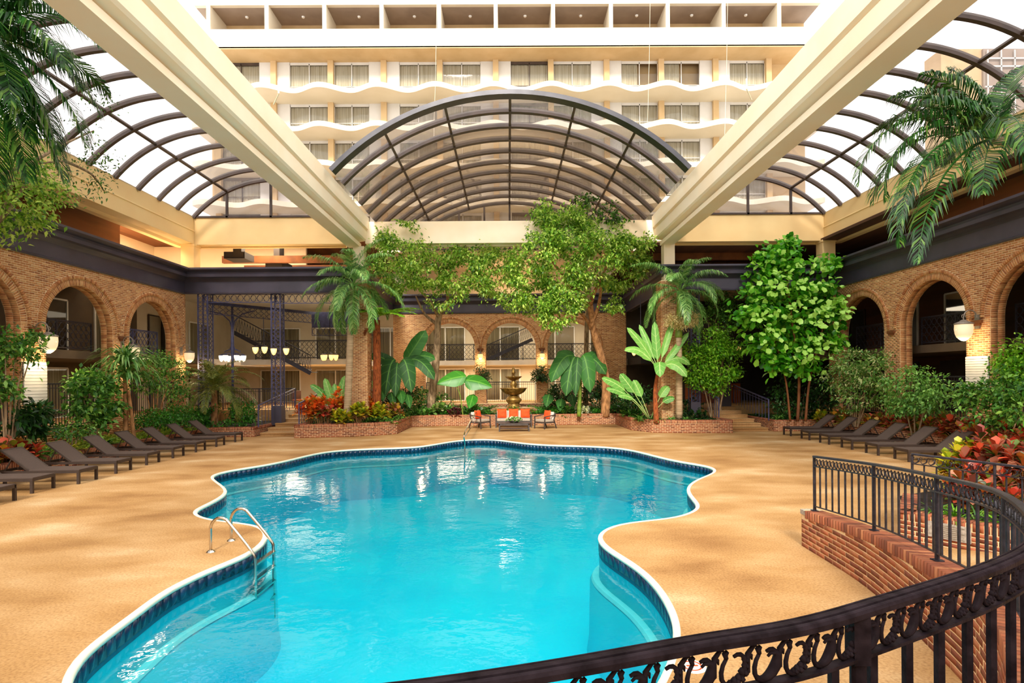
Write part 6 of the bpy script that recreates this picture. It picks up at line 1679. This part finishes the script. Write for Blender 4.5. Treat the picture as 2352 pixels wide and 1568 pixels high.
bush('upper_bush', 'light green bush with yellow tips at the right frame edge above the others', [(2335, 825, 38), (2360, 850, 40), (2300, 850, 26), (2365, 800, 36)], 3.4, .13, .5, 'lf_bright', X=13.8)
bush('far_bush', 'dark undergrowth below the fiddle leaf fig', [(1840, 925, 34), (1890, 915, 36), (1930, 950, 26), (1800, 925, 28), (1850, 890, 30), (1920, 880, 28), (1800, 888, 24)], 2.6, .16, .5, 'lf_dark', Y=25.9)
bush('glossy_shrub', 'glossy leaved shrub before the second left arch', [(212, 885, 38), (238, 925, 34), (200, 930, 32), (182, 880, 20), (245, 885, 22), (225, 960, 24)], 3.4, .19, .55, 'lf_bush', X=-13.7, rnd=False)
bush('small_tree', 'small crooked tree with fine leaves before the corner left arch', [(352, 848, 40), (388, 882, 34), (400, 850, 26), (332, 880, 28), (412, 905, 20), (372, 830, 24)], 3.0, .13, .5, 'lf_bush', X=-13.5, cat='tree', stem='bark_tan')
bush('edge_shrub', 'deep green shrub at the left frame edge under the big lamp', [(12, 790, 34), (35, 825, 34), (8, 862, 34), (62, 795, 18), (0, 905, 26), (85, 770, 10)], 3.4, .16, .5, 'lf_bush', X=-13.2)
bush('philodendron', 'dark pointed philodendron left of the red croton', [(62, 950, 26), (75, 980, 24), (45, 970, 22), (88, 950, 14)], 3.0, .3, .34, 'lf_dark', X=-13.3)
for lb, px, py, r, mt_, X_ in (('low bright mound of leaves behind the far left loungers', 352, 962, 26, 'lf_ground', -13.2), ('second low bright mound nearer the fern palm', 402, 952, 26, 'lf_ground', -13.3), ('third low leafy mound by the left corner column', 440, 955, 22, 'lf_ground', -13.6), ('tall spiky green mound behind the fourth left lounger', 165, 985, 24, 'lf_bush', -13.2)):
    bush('leafy_mound', lb, [(px, py, r), (px + r, py + 4, r * .8), (px - r * .8, py + 6, r * .7)], 4, .12, .5, mt_, X=X_)
bush('ivy_bank', 'bank of dark ivy on the left planter below the fern palm', [(500, 960, 26, 25.3), (540, 962, 26, 25.3), (575, 955, 20, 25.6), (470, 960, 24, 25.3), (560, 930, 24, 26.5)], 4, .13, .5, 'lf_ground', Y=25.4)
bush('undergrowth', 'ferny undergrowth between the left ficus and the elephant ears', [(945, 925, 24), (975, 915, 22), (1020, 925, 20), (925, 945, 20)], 3, .2, .4, 'lf_bush', Y=30.6)
bush('undergrowth', 'deep green undergrowth behind the right lounge chair', [(1295, 900, 26), (1350, 905, 26), (1390, 900, 24), (1425, 915, 24), (1270, 920, 18)], 3, .22, .4, 'lf_dark', Y=31.2)
bush('undergrowth', 'deep green undergrowth behind the tall banana plant', [(1450, 925, 24), (1478, 910, 22), (1540, 925, 22), (1585, 930, 20)], 3, .2, .4, 'lf_dark', Y=27.6)
bush('undergrowth', 'dark leaves around the foot of the left dark banana', [(860, 915, 22), (895, 930, 20), (950, 905, 20)], 3, .2, .45, 'lf_dark', Y=29.2)
# olive coloured feather palm at the left corner
cc = P3(492, 895, 25.6)
palm('fuzzy olive green date palm in the left back corner planter', [Vector((cc.x, 25.6, .33)), Vector((cc.x, 25.6, 1.0)), cc], (.16, .12), 'bark_tan', tuple(cc), 30, 2.3, .42, .03, 'lf_olive', els=(84, -5), droop=1.7, nl=44, hang=.6, name='date_palm', zb=.33)
# spiky dracaena
dc = at(287, 850, X=-13.6)
t = plant('dracaena', 'tall spiky dracaena with two tan stems before the left piers', 'plant', (dc.x, dc.y, .33))
wood(t, [Vector((dc.x, dc.y, .33)), Vector((dc.x + .02, dc.y, 1.6)), dc], (.09, .06), 'bark_tan'); wood(t, [Vector((dc.x + .25, dc.y + .1, .33)), Vector((dc.x + .2, dc.y, 1.4)), Vector((dc.x + .12, dc.y, 2.1))], (.07, .05), 'bark_tan', 'stem')
straps('', '', (dc.x, dc.y, dc.z + .1), 150, 1.6, .07, 'lf_palm', 1.25, .95, parent=t); straps('', '', (dc.x + .05, dc.y, dc.z - .35), 110, 1.4, .07, 'lf_palm', 1.3, 1.0, parent=t); straps('', '', (dc.x, dc.y, dc.z + .4), 36, .9, .05, 'lf_palm_mid', .8, .7, parent=t)
# strap tufts
for lb, px, Y_, n, L, w_, mt_, z in (
  ('dark arching strap plants at the left end below the fiddle tree', 1800, 26.4, 70, .85, .05, 'lf_palm_mid', .4), ('dark strap tuft second from the right steps', 1832, 26.2, 70, .85, .05, 'lf_palm_mid', .4), ('strap tuft in the middle of the bed by the right steps', 1862, 26.0, 60, .8, .05, 'lf_palm_mid', .4),
  ('yellow green strap plant at the planter corner by the right steps', 1790, 25.6, 40, .6, .07, 'lf_pale', .4), ('pale spider plant under the tall banana stem', 1510, 25.2, 60, .5, .035, 'lf_pale', .44), ('grey green spider plant left of the right palm trunk', 1542, 25.4, 50, .5, .035, 'lf_pale', .44),
  ('spider plant right of the right palm trunk', 1575, 25.3, 60, .5, .035, 'lf_pale', .44), ('small strap tuft left of the banana plant', 1470, 25.8, 50, .55, .04, 'lf_bush', .44), ('dark fern tuft behind the olive palm', 575, 26.6, 70, .9, .06, 'lf_palm_mid', .4),
  ('green strap tuft behind the maroon leaves', 900, 28.2, 60, .7, .05, 'lf_palm_mid', .44), ('spiky tuft right of the yellow crotons', 925, 28.4, 60, .65, .05, 'lf_bush', .44), ('short strap tuft before the dark banana', 880, 27.4, 50, .6, .045, 'lf_cro_yel', .44)):
    x = at(px, 950, Y=Y_).x; straps('strap_plant', lb, (x, Y_, z), n, L, w_, mt_)
for lb, px, py, n, L, w_, mt_ in (('broad strap leaves behind the fifth left lounger', 240, 1000, 50, .7, .06, 'lf_bush'), ('lime spiky leaves between the left loungers and the glossy shrub', 160, 1012, 50, .6, .05, 'lf_cro_yel'), ('green strap tuft behind the nearest left loungers', 100, 1022, 50, .6, .06, 'lf_bush')):
    p = at(px, py, X=-13.1); straps('strap_plant', lb, (p.x, p.y, .33), n, L, w_, mt_)
# crotons
for lb, px, Y_, R, H, nr, L, mt_, z in (
  ('orange croton at the left end of the central planter', 708, 25.2, .45, 1.25, 14, .32, 'lf_cro_orange', .44), ('orange red croton second in the central planter', 735, 25.1, .42, 1.3, 13, .32, 'lf_cro_orange', .44), ('dark red croton between the orange ones', 752, 24.9, .4, 1.0, 12, .3, 'lf_cro_red', .44),
  ('orange croton closest to the left palm trunk', 775, 25.6, .42, 1.45, 13, .32, 'lf_cro_orange', .44), ('yellow croton in front of the left palm trunk', 782, 24.7, .4, .75, 11, .26, 'lf_cro_yel', .44), ('yellow green croton between the palm and the tree fern', 825, 25.2, .42, 1.0, 13, .3, 'lf_cro_yel', .44),
  ('orange croton behind the tree fern trunk', 848, 26.4, .4, 1.2, 11, .3, 'lf_cro_orange', .44), ('golden croton at the foot of the tree fern', 872, 26.0, .4, .8, 11, .28, 'lf_cro_yel', .44), ('mixed croton between the tree fern and the dark banana', 905, 27.2, .4, .9, 11, .28, 'lf_cro_mix', .44),
  ('maroon leaved clump before the elephant ears', 1045, 29.9, .5, .4, 12, .2, 'lf_maroon', .44), ('white and green dieffenbachia left of the maroon clump', 1005, 30.2, .45, .75, 9, .34, 'lf_var', .44), ('pale speckled clump at the foot of the left ficus', 975, 29.8, .42, .4, 9, .28, 'lf_pale', .44),
  ('green leafy clump left of the fountain basin', 1085, 30.2, .5, .5, 9, .3, 'lf_bush', .44), ('white flowering clump right of the fountain basin', 1338, 30.0, .45, .5, 12, .18, 'lf_white', .44), ('green leafy clump right of the sofa behind the wall', 1300, 30.0, .45, .45, 9, .26, 'lf_bush', .44),
  ('dark leafy clump under the right dark banana', 1420, 29.8, .6, .6, 11, .3, 'lf_dark', .44), ('green clump at the bend of the central planter', 1452, 27.5, .5, .5, 10, .26, 'lf_bush', .44), ('dark green clump behind the spider plants', 1600, 26.2, .5, .4, 10, .24, 'lf_dark', .44),
  ('pink and yellow croton behind the far right lounger', 1932, 23.2, .42, .65, 9, .3, 'lf_cro_mix', .4), ('small yellow croton left of the pink one', 1888, 24.8, .3, .5, 7, .24, 'lf_cro_yel', .4)):
    x = at(px, 950, Y=Y_).x; croton(lb, (x, Y_, z), R, H, nr, L, .5, mt_)
for lb, px, R, H, nr, L, mt_ in (('mixed croton behind the third right lounger from the far end', 2010, .42, .5, 9, .28, 'lf_cro_mix'), ('red tipped croton in the middle of the right bed', 2062, .42, .6, 9, .3, 'lf_cro_red'), ('pink green croton behind the middle right loungers', 2105, .42, .55, 9, .3, 'lf_cro_mix'),
   ('orange speckled croton right of the rounded bush', 2155, .42, .7, 9, .3, 'lf_cro_mix'), ('dark red croton behind the nearest right lounger', 2200, .45, .7, 10, .32, 'lf_cro_red'), ('yellow and red croton below the broad bush', 2262, .45, .8, 10, .32, 'lf_cro_mix'), ('red croton at the right frame edge below the broad bush', 2330, .45, .8, 10, .32, 'lf_cro_red')):
    p = at(px, 980, X=14.2 if px < 2250 else 13.6); croton(lb, (p.x, p.y, .4), R, H, nr, L, .45, mt_)
for i, (lb, px, Y_, R, H, mt_) in enumerate((('big yellow green croton leaves left in the plaque planter', 2215, 9.3, .32, .95, 'lf_cro_yel'), ('big red croton in the middle of the plaque planter', 2275, 9.0, .5, 1.15, 'lf_cro_red'), ('big orange red croton at the right frame edge in the plaque planter', 2345, 8.6, .5, 1.2, 'lf_cro_red'), ('lower dark red croton behind the second balustrade', 2255, 8.5, .45, .6, 'lf_cro_red'))):
    x = at(px, 1050, Y=Y_).x; croton(lb, (x, Y_, .4), R, H, 26, .23, .42, mt_)
p = at(42, 1010, X=-13.1); croton('red croton behind the nearest left loungers', (p.x, p.y, .33), .42, .6, 10, .3, .5, 'lf_cro_red')
p = at(0, 1020, X=-13.1); croton('orange and yellow croton at the left frame edge', (p.x, p.y, .33), .45, .5, 10, .3, .5, 'lf_cro_mix')
# liriope tufts in the plaque planter
for i in range(9):
    q = PLA + PLU * (.35 + i * .25) - PLN * .28
    straps('liriope', ['first', 'second', 'third', 'fourth', 'fifth', 'sixth', 'seventh', 'eighth', 'ninth'][i] + ' grassy tuft from the left along the top of the plaque wall', (q.x, q.y, .4), 46, .36, .02, 'lf_bright' if i % 2 else 'lf_bush', cat='grass tuft', group='grassy tufts along the plaque planter')
# lime ground cover
ground('ground_cover', 'lime green ground cover under the left arcade planting', -14.9, 6, -12.95, 24.6, .33, .22, 420, .1, .5, 'lf_grass')
ground('ground_cover', 'lime green ground cover behind the right loungers', 14.1, 10, 14.9, 24.8, .4, .2, 420, .1, .5, 'lf_grass')
ground('ground_cover', 'mixed low leaves across the central planter bed', -9.3, 25.2, -5, 30, .44, .4, 320, .12, .5, 'lf_bush')
ground('ground_cover', 'low dark leaves around the fountain basin', -5.5, 29.8, 7, 34, .44, .5, 320, .14, .5, 'lf_ground')
ground('ground_cover', 'low leaves in the right end of the central planter', 5.8, 25.2, 9.6, 28.5, .44, .16, 240, .12, .5, 'lf_dark')
ground('ground_cover', 'low leaves beside the right steps', 12, 25.5, 14.9, 29, .4, .2, 240, .13, .5, 'lf_dark')
# --- broad leaved plants, each leaf its own piece
def leafplant(name, label, base, Y_, specs, mt_, stem=None, z=.44, arc=.12):
    b = at(base[0], base[1], Y=Y_)
    t = plant(name, label, 'plant', (b.x, b.y, z))
    if stem:
        tp = [at(q[0], q[1], Y=Y_) for q in stem[0]]; tp[0].z = z; wood(t, tp, stem[1], stem[2], 'stem')
    for s in specs:
        o_ = at(s[0], s[1], Y=Y_ + s[6]); e = at(s[2], s[3], Y=Y_ + s[7]); bigleaf(t, o_, e, s[4], s[5] or mt_, s[8] if len(s) > 8 else arc, s[9] if len(s) > 9 else 'banana', stem=s[10] if len(s) > 10 else .2)
    return t
leafplant('banana_plant', 'tall banana plant with pale broad leaves left of the right palm', (1508, 955), 25.0, [
   (1512, 850, 1503, 738, .36, None, 0, .1, .0), (1511, 850, 1440, 752, .34, None, 0, -.2, .08), (1512, 850, 1468, 745, .28, None, 0, .4, .05), (1513, 850, 1548, 735, .3, None, 0, .5, .06), (1512, 852, 1434, 805, .4, None, 0, -.3, .22),
   (1514, 850, 1582, 762, .3, None, 0, .3, .0), (1514, 835, 1516, 866, .5, None, -.1, -.9, .3, 'banana', 0), (1516, 850, 1578, 866, .46, None, 0, -.5, .35), (1515, 852, 1586, 838, .42, None, 0, .2, .3)],
   'vl_banana', (((1508, 955), (1505, 900), (1512, 850)), (.13, .06), 'fern_bark'))
leafplant('bird_of_paradise', 'low bird of paradise fan left of the tall banana plant', (1490, 955), 25.6, [
   (1490, 960, 1382, 868, .42, None, 0, -.3, .12, 'banana', .5), (1490, 960, 1424, 858, .46, None, 0, 0, .06, 'banana', .5), (1488, 960, 1392, 893, .34, None, 0, -.4, .15, 'banana', .5), (1492, 960, 1455, 872, .4, None, 0, .2, .05, 'banana', .5),
   (1495, 960, 1536, 886, .42, None, 0, .2, .12, 'banana', .5), (1495, 960, 1550, 915, .34, None, 0, -.2, .2, 'banana', .5), (1490, 960, 1420, 910, .3, None, 0, -.4, .2, 'banana', .5)], 'vl_banana')
leafplant('banana_plant', 'dark green banana plant between the tree fern and the left ficus', (915, 940), 28.6, [
   (918, 850, 978, 758, .8, None, 0, .3, .0), (915, 850, 850, 815, .7, None, 0, .2, .12), (918, 845, 1000, 825, .7, None, 0, .2, .2), (915, 838, 884, 908, .85, None, -.2, -.8, .5), (918, 838, 945, 902, .8, None, -.2, -.8, .5),
   (916, 845, 908, 912, .55, None, -.2, -1.0, .5), (920, 842, 998, 872, .7, None, 0, -.4, .35), (914, 845, 862, 870, .45, None, 0, -.4, .3)], 'vl_banana_dk', (((915, 945), (914, 900), (917, 845)), (.14, .09), 'greenstem'))
leafplant('banana_plant', 'dark green banana plant left of the right ficus trunk', (1330, 940), 29.2, [
   (1330, 830, 1266, 878, .85, None, -.2, -.7, .4), (1330, 830, 1300, 910, .95, None, -.2, -.8, .45), (1332, 828, 1356, 902, .85, None, -.2, -.9, .5), (1330, 830, 1278, 815, .5, None, 0, .2, .2), (1332, 828, 1392, 860, .75, None, 0, -.2, .3), (1331, 830, 1322, 912, .5, None, -.2, -1.0, .45), (1332, 830, 1380, 815, .45, None, 0, .4, .15)],
   'vl_banana_dk', (((1330, 945), (1332, 880), (1331, 830)), (.12, .07), 'greenstem'))
leafplant('bird_of_paradise', 'upright leaf fan behind the orange crotons', (775, 950), 26.4, [
   (772, 955, 746, 868, .34, None, 0, .1, .03, 'banana', .35), (772, 955, 712, 884, .34, None, 0, 0, .15, 'banana', .4), (775, 955, 792, 862, .38, None, 0, .2, .0, 'banana', .35), (776, 955, 768, 880, .3, None, 0, .3, .0, 'banana', .35), (774, 955, 728, 905, .3, None, 0, -.2, .15, 'banana', .4)], 'vl_banana')
leafplant('elephant_ear', 'elephant ear plant with two huge flat leaves left of the fountain', (1060, 945), 29.6, [
   (1071, 864, 1003, 882, .98, None, .1, -.1, .06, 'ear', 0), (1066, 872, 1131, 890, 1.0, None, .1, -.1, .06, 'ear', 0), (1088, 905, 1078, 938, .62, None, .3, -.3, .05, 'ear', 0)], 'vl_ear',
   (((1064, 945), (1056, 905), (1042, 872)), (.03, .018), 'greenstem'))
leafplant('heart_leaf_plant', 'heart shaped leaves behind the tree fern trunk', (900, 950), 28.0, [
   (878, 885, 880, 922, .5, None, .2, -.4, .1, 'ear', 0), (898, 900, 905, 936, .45, None, .2, -.4, .1, 'ear', 0), (918, 895, 924, 928, .5, None, .2, -.4, .1, 'ear', 0), (935, 905, 942, 938, .42, None, .2, -.4, .1, 'ear', 0), (836, 885, 862, 890, .4, 'vl_banana', .2, -.4, .2)], 'vl_banana_dk')
leafplant('heart_leaf_plant', 'dark heart leaves right of the fountain', (1290, 945), 30.2, [
   (1262, 905, 1255, 935, .6, None, .2, -.4, .1, 'ear', 0), (1290, 915, 1286, 945, .55, None, .2, -.4, .1, 'ear', 0), (1312, 905, 1318, 936, .55, None, .2, -.4, .1, 'ear', 0)], 'vl_banana_dk')
# hanging baskets on the back piers
for lb, px in (('hanging basket of dark leaves on the pier left of the middle back arch', 1102), ('hanging basket of dark leaves on the pier right of the middle back arch', 1242)):
    c = at(px, 866, Y=YC - .45); t = plant('hanging_basket', lb, 'hanging basket', tuple(c))
    MB().lathe([(0, -.25), (.15, -.22), (.26, -.05), (.28, 0), (.24, 0)], 16, tuple(c)).build('basket', 'soil', t, True, True)
    MB().bar(c + Vector((0, 0, .02)), Vector((c.x, YC - .01, c.z + .35)), .03).build('bracket', 'iron', t, True)
    cloud(t, [(px, 858, 17, YC - .5), (px - 8, 866, 12, YC - .5), (px + 9, 866, 12, YC - .5)], 5, .14, .5, 'lf_dark', per=8, clus=.1)
# bowl of flowers on the coffee table
t = plant('flower_bowl', 'low bowl of white and green flowers on the coffee table', 'flowers', tuple(TBL))
MB().lathe([(.0, 0), (.16, 0), (.24, .06), (.25, .08), (.2, .07)], 20, tuple(TBL)).build('bowl', 'chair_frame', t, True, True)
q = TBL + Vector((0, 0, .1)); n = 500; d = unit(RNG.normal(size=(n, 3))); d[:, 2] = abs(d[:, 2]); PP_ = np.array(q) + d * np.array([.38, .22, .14]) * RNG.uniform(.5, 1, (n, 1))
leaves('leaves', PP_[:320], d[:320] + RNG.normal(size=(320, 3)) * .4, d[:320] + [0, 0, .6], .11, .5, 'lf_bush', t, kind='stuff')
leaves('blossoms', PP_[320:] + [0, 0, .03], d[320:] + RNG.normal(size=(180, 3)) * .5, d[320:], .07, .8, 'lf_white', t, rnd=True, kind='stuff')
